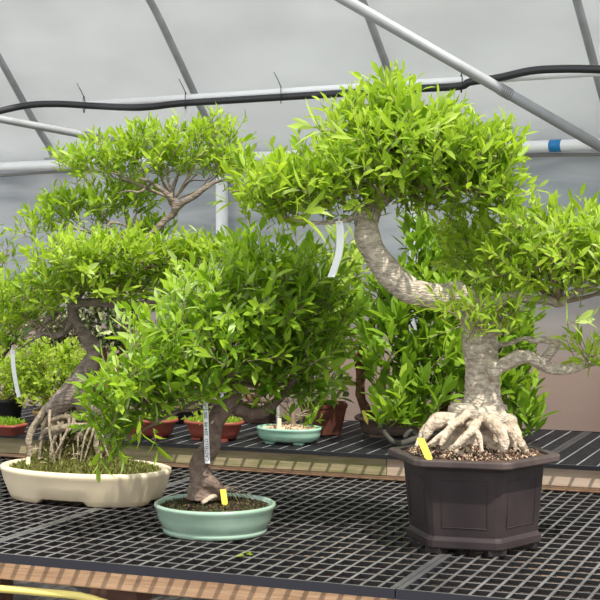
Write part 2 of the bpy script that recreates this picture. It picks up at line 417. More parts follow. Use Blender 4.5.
WD = Vector((0.862, -0.506, 0)); WN = Vector((-0.506, -0.862, 0))     # along the film wall, and into the greenhouse
W0 = Vector((1.25, 6.10, 0))
def WP(t, d, z):
    p = W0 - WD * t + WN * d; return Vector((p.x, p.y, z))
prof = [(0, 0), (0, 0.5), (0, 1.0), (0, 1.5), (0, 1.86), (0, 1.93), (0.0, 2.0), (0.10, 2.10), (0.26, 2.30), (0.42, 2.49), (0.62, 2.70), (0.88, 2.92), (1.2, 3.12)]
b = MB(); NX = 60
for j, (d, z) in enumerate(prof):
    for i in range(NX + 1):
        t = -2.5 + 8.0 * i / NX
        sag = 0.012 * math.sin(i * 1.3) + 0.012 * math.sin(i * 0.47 + j)
        b.v.append(tuple(WP(t, d - 0.045 + (sag if z < 1.95 else sag * 0.4), z)))
for j in range(len(prof) - 1):
    for i in range(NX):
        q = j * (NX + 1) + i
        b.f.append((q, q + 1, q + NX + 2, q + NX + 1)); b.smooth.append(True); b.mi.append(0)
wall = struct(b.build('wall_back', M['film']))
sm = wall.modifiers.new('thickness', 'SOLIDIFY'); sm.thickness = 0.004

# hoops of the greenhouse frame
GH = 'galvanised hoops of the greenhouse frame'
hoop_lab = {2.917: 'grey steel hoop at the far left, leaning over the left bonsai',
            1.885: 'steel hoop with white lower leg showing between the left and right bonsai',
            0.853: 'steel hoop rising behind the top of the tallest bonsai',
            -0.055: 'grey steel hoop at the right edge, behind the end of the black hose'}
for t in (2.917, 1.885, 0.853, -0.055):
    base = WP(t, 0, 0)
    h = thing('greenhouse_hoop', hoop_lab[t], 'frame hoop', base, GH)
    b = MB(); b.tube([WP(t, 0, 1.94), WP(t, 0.03, 2.03), WP(t, 0.145, 2.15), WP(t, 0.41, 2.45), WP(t, 0.60, 2.65), WP(t, 0.88, 2.88), WP(t, 1.2, 3.08)], [0.017] * 7, seg=14)
    b.build('bow', M['galv'], h)
    b = MB(); b.tube([WP(t, 0.0, 0.0), WP(t, 0, 1.0), WP(t, 0, 1.99)], [0.03] * 3, seg=14, sub=1)
    if t < 2.5: b.build('leg', M['white_pipe'], h)
    b = MB(); b.box(WP(t, 0.0, 1.97), (0.085, 0.085, 0.05), YA); bevel(b.build('bracket', M['galv'], h), 0.006)

def pipe(name, a, c, r, m, label, cat, seg=16, rings=()):
    b = MB(); b.tube([a, a.lerp(c, .5), c], [r] * 3, seg=seg, sub=1)
    o = b.build(name, m, None, loc=a); tag(o, label, cat); return o
pipe('hip_rail', WP(5.0, 0.068, 1.955), WP(-2.0, 0.068, 1.955), 0.025, M['white_pipe'], 'long pale horizontal pipe along the foot of the roof film, wrapped once in blue tape', 'pipe')
hr = bpy.data.objects['hip_rail']
t_ = 0.17
b = MB(); b.tube([WP(t_ - .026, 0.068, 1.955), WP(t_, 0.068, 1.955), WP(t_ + .026, 0.068, 1.955)], [0.0262] * 3, seg=18, sub=1)
o = b.build('tape', M['blue'], hr); o['label'] = 'bright blue tape band'
# rolled film under the hip rail, its dark grey standing in for the rail's shadow
b = MB(); b.tube([WP(t, 0.03 + 0.006 * math.sin(t * 7), 1.915 + 0.006 * math.sin(t * 5)) for t in [5 - .25 * k for k in range(29)]], [0.008] * 29, seg=10, rough=0.25, nf=9)
tag(b.build('film_roll', M['film_shade'], None, loc=WP(5, .03, 1.9)), 'thin roll of gathered film, darkened as shade just under the hip pipe', 'film roll')
# raised purlin pipe with hose and hangers
def UP(px, dy=0.0, dY=0.0):
    """point on the purlin at image column px"""
    k = (px - 300) / F; t = 6.2 * k / (0.862 + 0.506 * k)
    Y = 6.2 - 0.506 * t + dY
    return Vector((0.862 * t, Y, 2.192 + dy))
pipe('purlin_pipe', UP(78), UP(680), 0.0165, M['white_pipe'], 'thin white horizontal pipe carrying the black hose across the top', 'pipe')
b = MB()
hp = [P(-420, 150, 6.9), P(-240, 146, 6.7), P(-60, 132, 6.55), P(-25, 118, 6.6), P(0, 111, 6.6), P(30, 105, 6.62), P(60, 104, 6.62), P(95, 106, 6.6), P(140, 107.5, 6.44)]
for x in range(180, 480, 40): hp.append(UP(x, -0.024, -0.022))
hp += [P(470, 82, 5.78), P(498, 78, 5.70), P(530, 71, 5.55), P(560, 69, 5.47), P(600, 69.5, 5.38), P(660, 73, 5.2)]
b.tube(hp, [0.0155] * len(hp), seg=12)
hose = b.build('irrigation_hose', M['hose'], None, loc=hp[0])
tag(hose, 'black rubber irrigation hose snaking along the white pipe across the top', 'hose')
for i, (px, lab) in enumerate([(84, 'thin black cable tie on the hose nearest the left edge'), (186, 'black cable tie on the hose above the white drip nozzle on the left'),
                               (281, 'black cable tie on the hose just left of the tallest bonsai crown'), (461, 'black cable tie on the hose beside the diagonal brace')]):
    c = UP(px, -0.012, -0.012) if px > 100 else P(px, 104.5, 6.6)
    b = MB()
    ring = [c + Vector((0, math.cos(a) * 0.031, math.sin(a) * 0.037)) for a in [2 * math.pi * k / 16 for k in range(17)]]
    b.tube(ring, [0.0022] * 17, seg=6, sub=1)
    tl = -0.03 if px < 400 else -0.004
    b.tube([c + Vector((0, -0.005, 0.032)), c + Vector((tl * .4, -0.01, 0.06)), c + Vector((tl, -0.015, 0.095 if px < 400 else .05))], [0.002, 0.002, 0.0014], seg=6)
    tag(b.build('cable_tie', M['hose'], None, loc=c), lab, 'cable tie', 'cable ties on the hose')
# mist nozzles hanging from the pipe
for i, (px, lab) in enumerate([(185, 'small white mist nozzle with black tip hanging above the left bonsai'), (453, 'white mist nozzle hanging beside the tallest bonsai crown')]):
    c = UP(px, -0.02, 0.0)
    th = thing('mist_nozzle', lab, 'nozzle', c, 'mist nozzles under the pipe')
    b = MB(); b.tube([c + Vector((0, 0, -z)) for z in (0, .03, .06, .1)], [0.004, 0.006, 0.004, 0.006], seg=8); b.build('drop_tube', M['white_tag'], th)
    b = MB(); b.tube([c + Vector((0, 0, -z)) for z in (.1, .108, .125, .14)], [0.005, 0.011, 0.011, 0.004], seg=10)
    b.build('nozzle_head', M['hose'] if i == 0 else M['white_tag'], th)
# braces
pipe('roof_brace', P(330, -9, 5.15), P(660, 181, 5.75), 0.0205, M['galv'], 'thick grey steel brace slanting down to the right at the top right', 'brace')
b = MB()
c0 = P(508, 88, 5.48)
dirb = (P(660, 181, 5.75) - P(330, -9, 5.15)).normalized(); u = dirb.orthogonal().normalized(); w = dirb.cross(u)
pts = []
for k in range(41):
    a = k / 8 * 2 * math.pi * 1.2
    pts.append(P(505, 91.7, 5.4516) + dirb * (0.0014 * (k - 20)) + (u * math.cos(a) + w * math.sin(a)) * 0.0222)
pts = [P(478, 81, 5.46), P(490, 89, 5.42)] + pts
b.tube(pts, [0.0016] * len(pts), seg=5, sub=2)
tag(b.build('binding_wire', M['film_shade'], None, loc=c0), 'thin wire wound round the slanting brace below the hose', 'wire')
pipe('side_brace', P(-408, 42, 5.65), P(222, 161, 6.72), 0.0165, M['galv'], 'thinner grey steel brace crossing the upper left behind the left bonsai', 'brace')

# ------------------------------------------------------------------ benches
N0, N1, N2, N3 = 3.302, 4.870, 4.800, 5.720
def panel(name, label, a0, a1, n0, n1, ztop, th, sa, sn, m, group, wb=0.006, wa=0.004, frame=0.016, mrib=None, jl=0.02):
    org = BN((a0 + a1) / 2, (n0 + n1) / 2, ztop - th)
    root = thing(name, label, 'bench panel', org, group)
    b = MB()
    R = YA
    # frame
    for n_, w_ in ((n0 + 0.004, 0.008), (n1 - 0.004, 0.008)):
        b.box(BN((a0 + a1) / 2, n_, ztop - th / 2), (a1 - a0 - 0.004, w_, th), R)
    for a_ in (a0 + frame / 2 + 0.001, a1 - frame / 2 - 0.001):
        b.box(BN(a_, (n0 + n1) / 2, ztop - th / 2), (frame, n1 - n0 - 0.016, th - 0.001), R)
    b.build('frame', m, root)
    g_ = MB(); h_ = MB()
    k = int(round((a1 - a0) / sa))
    for i in range(1, k):
        a_ = a0 + (a1 - a0) * i / k
        g_.box(BN(a_, (n0 + n1) / 2, ztop - 0.007), (wb, n1 - n0 - 0.012, 0.012), R)
    k = int(round((n1 - n0) / sn))
    for i in range(1, k):
        n_ = n0 + (n1 - n0) * i / k
        h_.box(BN((a0 + a1) / 2, n_, ztop - 0.0072), (a1 - a0 - 0.02, wa, 0.0115), R)
    g_.build('long_bars', mrib or m, root)
    h_.build('cross_bars', m if mrib is None else (M['bars'] if mrib is M['bars'] else m), root)
    return root
J = [-3.46, -2.27, -1.078, 0.115]
labs = ['black plastic grid panel at the far left of the front bench, under the cream pot', 'black plastic grid panel in the middle of the front bench, under the green oval pot',
        'black plastic grid panel at the right of the front bench, under the dark hexagonal pot']
for i in range(3):
    panel('bench_grating', labs[i], J[i], J[i+1], N0, N1, BZ, 0.024, 0.0450, 0.0685, M['plastic'], 'grid panels of the front bench', wb=0.0084, wa=0.0075, mrib=M['bars'])
J2 = [-4.65, -3.46, -2.27, -1.078, 0.115]
labs = ['dark slatted panel at the far left end of the raised rear bench', 'dark slatted panel of the rear bench, under the red oval pots',
        'dark slatted panel of the rear bench, under the small green oval pot and terracotta pot', 'empty dark slatted panel at the right end of the raised rear bench']
for i in range(4):
    panel('rear_bench_grating', labs[i], J2[i], J2[i+1], N2, N3, UZ, 0.014, 0.068, 0.0235, M['upper'], 'grid panels of the rear bench', wb=0.0060, wa=0.007, mrib=M['upper_rib'])

def board(name, a0, a1, n0, n1, z0, z1, m, label, cat='board', bv=0.003):
    b = MB(); b.box(BN((a0 + a1) / 2, (n0 + n1) / 2, (z0 + z1) / 2), (a1 - a0, n1 - n0, z1 - z0), YA)
    o = b.build(name, m, None, loc=BN((a0 + a1) / 2, (n0 + n1) / 2, z0)); bevel(o, bv)
    return tag(o, label, cat)
board('front_rail', -3.46, 0.115, N0 + 0.046, N0 + 0.084, 0.640, 0.696, M['wood'], 'reddish pine rail along the front edge under the grid bench', 'bench rail')
board('middle_rail', -3.46, 0.115, 4.06, 4.10, 0.606, 0.696, M['wood'], 'pine rail running beneath the middle of the front bench', 'bench rail')
board('back_rail', -3.46, 0.115, 4.825, 4.865, 0.606, 0.696, M['wood'], 'pine rail under the back edge of the front bench', 'bench rail')
board('riser_board', -4.65, -1.62, N2 + 0.058, N2 + 0.096, 0.7335, UZ - 0.014, M['riser'], 'mossy greenish timber riser holding up the rear bench, left and middle', 'board')
board('riser_board', -1.617, 0.115, N2 + 0.058, N2 + 0.096, 0.7335, UZ - 0.014, M['riser_pale'], 'pale dry timber riser under the rear bench at the right, behind the hexagonal pot', 'board')
board('riser_plank', -4.65, 0.115, N2 + 0.05, N2 + 0.115, 0.7205, 0.7330, M['wood'], 'low plank lying flat beneath the riser boards', 'board')
board('rear_rail', -4.65, 0.115, N3 - 0.06, N3 - 0.02, 0.711, UZ - 0.014, M['wood'], 'timber rail under the back edge of the rear bench', 'bench rail')
k = 0
for a_, n_, z_, lab in ((-1.86, N0 + 0.135, 0.64, 'dark brown square post under the front rail, left of centre'), (-3.2, N0 + 0.135, 0.64, 'brown post under the front rail beyond the left edge'),
                    (0.0, N0 + 0.135, 0.64, 'brown post under the front rail beyond the right edge'),
                    (-3.2, 4.845, 0.606, 'brown post under the back rail at the left'), (-1.86, 4.845, 0.606, 'brown post under the back rail in the middle'), (0.0, 4.845, 0.606, 'brown post under the back rail at the right'),
                    (-4.5, N3 - 0.04, 0.711, 'brown post under the rear bench at the far left'), (-3.2, N3 - 0.04, 0.711, 'brown post under the rear bench behind the cream pot'), (-1.86, N3 - 0.04, 0.711, 'brown post under the rear bench in the middle'), (0.0, N3 - 0.04, 0.711, 'brown post under the rear bench at the right')):
    b = MB(); b.box(BN(a_, n_, z_ / 2), (0.09, 0.09, z_), YA)
    o = b.build('bench_post', M['post'], None, loc=BN(a_, n_, 0)); bevel(o, 0.004); tag(o, lab, 'post', 'timber posts under the benches')
# cross ledger that carries the front rail posts and yellow hose
board('foot_ledger', -3.46, 0.115, N0 + 0.075, N0 + 0.165, 0.565, 0.600, M['post'], 'brown ledger running low behind the front rail', 'bench rail') if False else None
b = MB()
yh = [BN(a, N0 + 0.035 + 0.02 * math.sin(a * 3) , 0.617 + 0.002 * math.sin(a * 5)) for a in [-3.4 + .12 * k for k in range(12)]] + [BN(-1.92, N0 + 0.045, 0.612), BN(-1.80, N0 + 0.05, 0.56), BN(-1.72, N0 + 0.06, 0.40), BN(-1.68, N0 + 0.08, 0.15), BN(-1.6, N0 + 0.12, 0.012), BN(-1.2, N0 + 0.3, 0.012)]
b.tube(yh, [0.0105] * len(yh), seg=12)
tag(b.build('garden_hose', M['yellow_hose'], None, loc=yh[-1]), 'yellow garden hose strung under the front rail at bottom left', 'hose')

# ------------------------------------------------------------------ pots
def sup(a, b_, th, e=2.0):
    c, s = math.cos(th), math.sin(th)
    return (a * math.copysign(abs(c) ** (2 / e), c), b_ * math.copysign(abs(s) ** (2 / e), s))

def oval_pot(root, c, a, b_, prof, yaw, m, inner_z, wall=0.018, e=2.15, notch=None, seg=96, name='pot', rim_m=None):
    """prof: (scale offset from the rim outline in metres, z) from the bottom up; notch=(half angle span widths, height)"""
    mb = MB(); rings = []
    R = Matrix.Rotation(yaw, 3, 'Z')
    def ring(off, z, fn=None):
        out = []
        for k in range(seg):
            th = 2 * math.pi * k / seg
            x, y = sup(a + off, b_ + off, th, e)
            zz = z + (fn(x, y, th) if fn else 0)
            out.append(Vector(c) + R @ Vector((x, y, zz)))
        return out
    nf = None
    if notch:
        hw, hh, hy = notch
        def nf(x, y, th):
            f1 = min(max((hw - abs(x)) / (hh * 0.9) + 0.5, 0), 1)
            f2 = min(max((hy - abs(y)) / (hh * 0.9) + 0.5, 0), 1)
            return hh * max(f1, f2)
    rings.append(ring(prof[0][0] - 0.02, prof[0][1], nf))
    for i, (off, z) in enumerate(prof):
        if notch and z < notch[1] + .002:
            rings.append(ring(off, 0, (lambda z_: (lambda x, y, th: max(z_, nf(x, y, th))))(z)))
        else: rings.append(ring(off, z))
    zt = prof[-1][1]
    rings.append(ring(prof[-1][0] - wall * 0.3, zt + 0.003)); rings.append(ring(prof[-1][0] - wall * 0.75, zt + 0.003)); rings.append(ring(prof[-1][0] - wall, zt - 0.002))
    rings.append(ring(prof[-1][0] - wall - 0.004, inner_z - 0.01))
    mb.loft(rings, closed_top=True)
    # underside
    mb.loft([ring(prof[0][0] - 0.02, prof[0][1] + (notch[1] if notch else 0.0)), ring(prof[0][0] - 0.03, prof[0][1] + (notch[1] if notch else 0.0) + 0.001)], closed_top=True)
    return mb.build(name, m, root)

def soil_disc(root, c, a, b_, z, yaw, m, dome=0.012, e=2.15, name='soil', rough=0.006, seed=1.0):
    mb = MB(); R = Matrix.Rotation(yaw, 3, 'Z'); rings = []; seg = 72
    for j in range(14):
        f = 1 - j / 14.0
        ring = []
        for k in range(seg):
            th = 2 * math.pi * k / seg
            x, y = sup(a * f, b_ * f, th, e)
            zz = z + dome * (1 - f * f)
            p = Vector(c) + R @ Vector((x, y, zz))
            p.z += rough * noise.noise(p * 22 + Vector((seed, 0, 0))) * (1 if f < 0.95 else 0)
            ring.append(p)
        rings.append(ring)
    mb.loft(rings, closed_top=True)
    return mb.build(name, m, root)

def grit(root, c, a, b_, z, yaw, n, mats, rng, size=0.004, dome=0.012, e=2.15, name='grit', avoid=None):
    mb = MB(); R = Matrix.Rotation(yaw, 3, 'Z')
    for _ in range(n):
        th = rng.uniform(0, 6.283); f = math.sqrt(rng.random()) * 0.97
        x, y = sup(a * f, b_ * f, th, e)
        p = Vector(c) + R @ Vector((x, y, z + dome * (1 - f * f) + size * 0.3))
        s = size * rng.uniform(0.6, 1.5)
        q = Matrix.Rotation(rng.uniform(0, 6), 3, rv(rng))
        vs = [p + q @ Vector(v) * s * rng.uniform(.7, 1.1) for v in ((1,0,0),(0,1,0),(-1,0,0),(0,-1,0),(0,0,.8),(0,0,-.8))]
        mb.add(vs, [(0,1,4),(1,2,4),(2,3,4),(3,0,4),(1,0,5),(2,1,5),(3,2,5),(0,3,5)], False, rng.randrange(len(mats)))
    o = mb.build(name, mats, root); o['kind'] = 'stuff'; return o

def moss(root, c, a, b_, z, yaw, n, m, rng, L=0.02, dome=0.012, e=2.15, name='moss', region=None):
    lv = Leaves(); R = Matrix.Rotation(yaw, 3, 'Z')
    for _ in range(n):
        th = rng.uniform(0, 6.283); f = math.sqrt(rng.random()) * 0.97
        x, y = sup(a * f, b_ * f, th, e)
        if region and not region(x / a, y / b_, rng): continue
        p = Vector(c) + R @ Vector((x, y, z + dome * (1 - f * f) - 0.002))
        d = Vector((rng.gauss(0, .5), rng.gauss(0, .5), 1))
        lv.add(p, d, rv(rng), L * rng.uniform(0.5, 1.5), 0.0035 * rng.uniform(.7, 1.6), rng.uniform(0, .5), rng.random())
    o = lv.build(name, m, root); o['kind'] = 'stuff'; return o

def plant_tag(px, py, Y, L, W, m, label, lean=0.05, name='plant_label', yaw=0.0, thick=0.0009, group=None, z=None):
    """stake label whose foot stands at the pixel, pushed into the soil"""
    base = P(px, py, Y)
    if z is not None: base.z = z
    mb = MB(); R = Matrix.Rotation(yaw, 3, 'Z')
    bot = 0.012
    pr = [(-W/2, 0), (W/2, 0), (W/2, L), (-W/2, L)]
    vs = []
    for y in (-thick, thick):
        vs += [base + R @ Vector((x + lean * zz, y + 0.05 * zz, zz)) for x, zz in [(0, -bot), (W/2, 0.006), (W/2, L*.97), (W/2*.8, L), (-W/2*.8, L), (-W/2, L*.97), (-W/2, .006)]]
    n = 7
    fs = [tuple(range(n)), tuple(range(n, 2*n))[::-1]] + [(i, i + n, (i+1) % n + n, (i+1) % n) for i in range(n)]
    mb.add(vs, fs)
    o = mb.build(name, m, None, loc=base); tag(o, label, 'plant label', group)
    return o, base

def text_part(root, s, origin, xdir, ydir, size, name='writing'):
    cu = bpy.data.curves.new('txt', 'FONT'); cu.body = s; cu.size = size; cu.align_x = 'LEFT'; cu.align_y = 'CENTER'
    ob = bpy.data.objects.new('txt', cu); COL.objects.link(ob)
    bpy.context.view_layer.update()
    dg = bpy.context.evaluated_depsgraph_get()
    me = bpy.data.meshes.new_from_object(ob.evaluated_get(dg))
    bpy.data.objects.remove(ob, do_unlink=True)
    xd = Vector(xdir).normalized(); yd = Vector(ydir).normalized(); o0 = origin_of(root)
    for v in me.vertices:
        q = Vector(origin) + xd * v.co.x + yd * v.co.y - o0
        v.co = q
    me.materials.clear(); me.materials.append(M['ink'])
    w = bpy.data.objects.new(name, me); COL.objects.link(w); w.parent = root
    return w

def hexagon(c, R, yaw, z, seg_r=0.0):
    out = []
    for k in range(6):
        a = yaw + math.pi / 3 * k + math.pi / 6 * 0
        v = Vector((math.cos(a), math.sin(a), 0))
        t = Vector((-math.sin(a), math.cos(a), 0))
        for s in (-1, 1):      # clipped corner
            out.append(Vector(c) + v * R * (1 - 0.05) + t * s * R * 0.045 + Vector((0, 0, z)))
    return out

# ================================================================== BONSAI 1: the large tree in the hexagonal pot
rng = random.Random(11)
c3 = Vector((0.4715, 4.00, BZ))
t3 = thing('potted_bonsai', 'tallest bonsai with thick pale trunk and flared roots in a dark hexagonal pot', 'bonsai', c3)
YH = math.radians(-15)
hp_yaw = YH
mb = MB()
RS = 0.189
rr = [(RS*.86, .002+.012), (RS*1.0, .014), (RS*1.02, .018), (RS*1.02, .036), (RS*.985, .040), (RS*.97, .046), (RS*1.06, .218), (RS*1.06, .228), (RS*1.27, .232), (RS*1.285, .236), (RS*1.285, .248), (RS*1.28, .251), (RS*1.13, .251), (RS*1.12, .247), (RS*1.05, .215)]
mb.loft([hexagon(c3, r, hp_yaw, z) for r, z in rr], closed_bot=True, closed_top=True, smooth=False)
# recessed frame lines on each face
for k in range(6):
    a = hp_yaw + math.pi / 3 * k + math.pi / 6
    nrm = Vector((math.cos(a), math.sin(a), 0)); tn = Vector((-math.sin(a), math.cos(a), 0))
    def fp(u, z):
        r = (RS * .97 + (RS * .09) * (z - .046) / .172) * .95 * math.cos(math.pi / 6) + RS * .0225
        return c3 + nrm * (r + 0.0006) + tn * u + Vector((0, 0, z))
    for u0, z0, u1, z1 in ((-.06, .07, -.06, .195), (.06, .07, .06, .195), (-.06, .07, .06, .07), (-.06, .195, .06, .195)):
        mb.tube([fp(u0, z0), fp(u1, z1)], [.0014, .0014], seg=6, sub=1)
pot3 = mb.build('pot', [M['dark_pot']], t3); bevel(pot3, 0.002, 2)
mb = MB()
mb.loft([hexagon(c3, r, hp_yaw, z) for r, z in ((RS*1.08, .2325), (RS*1.29, .2335), (RS*1.30, .237), (RS*1.30, .249), (RS*1.285, .2525), (RS*1.14, .2525), (RS*1.13, .235))], smooth=False)
rim = mb.build('rim', M['dark_rim'], pot3); bevel(rim, 0.0015, 2)
for k in range(6):
    a = hp_yaw + math.pi / 3 * k
    b = MB(); v = Vector((math.cos(a), math.sin(a), 0))
    b.box(c3 + v * RS * .82 + Vector((0, 0, .0075)), (.035, .05, .015), a); b.build('foot', M['dark_pot'], pot3)
# soil
soil_c = c3
mb = MB(); rings = []
for j in range(16):
    f = 1 - j / 16
    ring = []
    for p in hexagon(c3, RS * 1.115 * f, hp_yaw, 0):
        ring.append(p)
    # subdivide ring
    r2 = []
    for i in range(12):
        q0, q1 = ring[i], ring[(i+1) % 12]
        for s in range(4):
            q = q0.lerp(q1, s / 4)
            q.z = BZ + .246 + 0.055 * (1 - f ** 1.3) ** 1.2 + .006 * noise.noise(q * 40)
            r2.append(q)
    rings.append(r2)
mb.loft(rings, closed_top=True); mb.build('soil', M['soil'], t3)
mb = MB()
for _ in range(4200):
    a = rng.uniform(0, 6.283); f = math.sqrt(rng.random()) * .93
    r = RS * 1.0 * f
    z = BZ + .249 + 0.055 * (1 - f ** 1.3) ** 1.2
    p = c3 + Vector((math.cos(a) * r, math.sin(a) * r, 0)); p.z = z
    s = rng.uniform(.0016, .0042); q = Matrix.Rotation(rng.uniform(0, 6), 3, rv(rng))
    vs = [p + q @ Vector(v) * s for v in ((1,0,0),(0,1,0),(-1,0,0),(0,-1,0),(0,0,.8),(0,0,-.8))]
    mb.add(vs, [(0,1,4),(1,2,4),(2,3,4),(3,0,4),(1,0,5),(2,1,5),(3,2,5),(0,3,5)], False, rng.choice([0, 0, 1, 1, 2, 2]))
g_ = mb.build('grit', [M['grit_pale'], M['grit_brown'], M['grit_dark']], t3); g_['kind'] = 'stuff'
# trunk
Y3 = 4.00
mb = MB()
mb.tube([P(486, 452, Y3), P(485, 430, Y3), P(484, 410, Y3), P(483, 390, Y3), P(482, 365, Y3), P(480, 345, Y3), P(477, 325, Y3), P(473, 308, Y3), P(462, 298, Y3)],
        [.085, .074, .058, .048, .046, .048, .044, .042, .038], seg=28, rough=.10, nf=14, sub=6)
# collar swelling above the roots
mb.tube([P(452, 408, Y3 - .03), P(470, 413, Y3 - .06), P(492, 420, Y3 - .065), P(512, 422, Y3 - .02)], [.016, .026, .028, .022], seg=14, rough=.2, nf=20)
mb.tube([P(463, 293, Y3), P(448, 296, Y3 - .01), P(432, 296, Y3 - .02), P(412, 291, Y3 - .03), P(396, 281, Y3 - .03), P(384, 266, Y3 - .03), P(373, 250, Y3 - .03), P(367, 234, Y3 - .03), P(368, 219, Y3 - .02), P(376, 203, Y3), P(392, 188, Y3), P(402, 165, Y3), P(396, 140, Y3), P(388, 115, Y3)],
        [.042, .036, .0335, .036, .037, .036, .034, .037, .033, .026, .020, .014, .009, .004], seg=22, rough=.13, nf=16, sub=6)
mb.tube([P(490, 372, Y3 - .035), P(497, 368, Y3 - .05), P(506, 364, Y3 - .06), P(518, 358, Y3 - .065), P(530, 358, Y3 - .06), P(543, 366, Y3 - .05), P(556, 369, Y3 - .05), P(570, 369, Y3 - .05), P(586, 364, Y3 - .05), P(602, 360, Y3 - .05), P(625, 350, Y3 - .05)],
        [.030, .020, .019, .020, .017, .016, .017, .014, .011, .009, .005], seg=16, rough=.2, nf=22, sub=5)
mb.tube([P(540, 366, Y3 - .05), P(546, 358, Y3 - .055), P(552, 350, Y3 - .06), P(556, 343, Y3 - .06), P(548, 340, Y3 - .06), P(538, 340, Y3 - .055), P(528, 341, Y3 - .05)], [.013, .013, .013, .013, .011, .009, .006], seg=12, rough=.25, nf=25)
mb.tube([P(538, 341, Y3 - .05), P(524, 338, Y3 - .04), P(512, 343, Y3 - .02), P(500, 345, Y3)], [.008, .007, .006, .009], seg=9, rough=.25, nf=25)
mb.tube([P(480, 320, Y3), P(496, 304, Y3 - .01), P(512, 296, Y3 - .02), P(530, 300, Y3 - .03), P(545, 300, Y3 - .04), P(560, 303, Y3 - .04), P(572, 294, Y3 - .04), P(588, 288, Y3 - .04), P(604, 280, Y3 - .04), P(625, 270, Y3 - .04)],
        [.026, .018, .015, .013, .012, .013, .012, .010, .007, .004], seg=14, rough=.25, nf=24)
mb.tube([P(376, 208, Y3), P(362, 212, Y3 - .03), P(350, 219, Y3 - .05), P(338, 221, Y3 - .07), P(318, 223, Y3 - .07), P(296, 220, Y3 - .06), P(268, 212, Y3 - .03)], [.018, .012, .009, .007, .006, .005, .003], seg=10, rough=.2, nf=25)
mb.tube([P(397, 160, Y3), P(430, 165, Y3), P(462, 172, Y3 - .01), P(500, 178, Y3 - .01)], [.012, .009, .006, .003], seg=8, rough=.2, nf=25)
for (px, py) in ((491, 301), (497, 331), (484, 309)):
    p = P(px, py, Y3 - .05); mb.tube([p + Vector((-.012, .02, 0)), p, p + Vector((.010, -.004, .002))], [.012, .016, .009], seg=12, rough=.3, nf=30)
p = P(494, 369, Y3 - .075)
mb.tube([p + Vector((0, .04, 0)), p, p + Vector((0, -.004, 0))], [.022, .021, .016], seg=16, rough=.15, nf=25)
trunk3 = mb.build('trunk', M['bark_pale'], t3)
rm = trunk3.modifiers.new('blend', 'REMESH'); rm.mode = 'VOXEL'; rm.voxel_size = 0.0032; rm.use_smooth_shade = True
sm = trunk3.modifiers.new('soften', 'SMOOTH'); sm.iterations = 2
# surface roots
mb = MB()
def root_tube(mb, ang, r_end, r0, wig, z0=.335, m0=.05, fork=False, yend=.262):
    pts = []; rad = []
    for i in range(7):
        f = i / 6
        a = ang + wig * math.sin(f * 5 + ang * 3) * f
        r = m0 + (r_end - m0) * f
        z = yend + (z0 - yend) * (1 - f) ** 1.25 + .006 * math.sin(f * 9 + ang)
        if i == 6: z -= .012
        pts.append(c3 + Vector((.018 + math.cos(a) * r, math.sin(a) * r, z))); rad.append(r0 * (1 - .62 * f))
    mb.tube(pts, rad, seg=14, rough=.45, nf=38, sub=5, seed=ang)
    return pts
for i, ang in enumerate([3.2, 3.4, 3.6, 3.8, 4.0, 4.18, 4.36, 4.55, 4.75, 4.95, 5.12, 5.3, 5.5, 5.7, 5.95, 6.15, 0.3, 0.9, 1.6, 2.2, 2.8]):
    ext = .155 if ang < 4.2 and ang > 3 else .125
    root_tube(mb, ang, ext * rng.uniform(.85, 1.05), rng.uniform(.013, .024), rng.uniform(-.5, .5), z0=.345 - .025 * (i % 3))
mb.tube([P(466, 420, 3.95), P(452, 420, 3.91), P(438, 421, 3.89), P(428, 430, 3.88), P(425, 440, 3.88)], [.014, .017, .018, .014, .007], seg=14, rough=.5, nf=34)
mb.tube([P(468, 414, 3.93), P(455, 424, 3.89), P(447, 433, 3.87), P(440, 446, 3.85)], [.014, .013, .012, .006], seg=12, rough=.5, nf=34)
mb.tube([P(446, 418, 3.93), P(436, 420, 3.90), P(427, 427, 3.90), P(421, 437, 3.89), P(416, 447, 3.88)], [.010, .013, .011, .009, .005], seg=12, rough=.5, nf=38)
mb.tube([P(470, 424, 3.90), P(478, 436, 3.85), P(482, 452, 3.83)], [.012, .010, .005], seg=12, rough=.5, nf=38)
mb.tube([P(494, 424, 3.88), P(512, 434, 3.87), P(515, 452, 3.86)], [.012, .010, .005], seg=12, rough=.5, nf=38)
mb.tube([P(452, 428, 3.89), P(437, 438, 3.85), P(425, 447, 3.84)], [.006, .006, .003], seg=10, rough=.5, nf=38)
mb.tube([P(486, 418, 3.93), P(498, 428, 3.86), P(503, 440, 3.84), P(504, 452, 3.84)], [.02, .018, .016, .010], seg=12, rough=.3, nf=28)
mb.tube([P(478, 420, 3.92), P(472, 430, 3.85), P(462, 440, 3.83), P(452, 449, 3.83)], [.014, .012, .012, .007], seg=10, rough=.3, nf=28)
mb.tube([P(505, 420, 3.96), P(514, 432, 3.92), P(520, 443, 3.90), P(526, 453, 3.90)], [.022, .017, .013, .007], seg=12, rough=.3, nf=28)
roots3 = mb.build('surface_roots', M['root'], t3); roots3['label'] = 'pale cream gnarled surface roots'
rm = roots3.modifiers.new('blend', 'REMESH'); rm.mode = 'VOXEL'; rm.voxel_size = 0.0028; rm.use_smooth_shade = True
sm = roots3.modifiers.new('soften', 'SMOOTH'); sm.iterations = 2
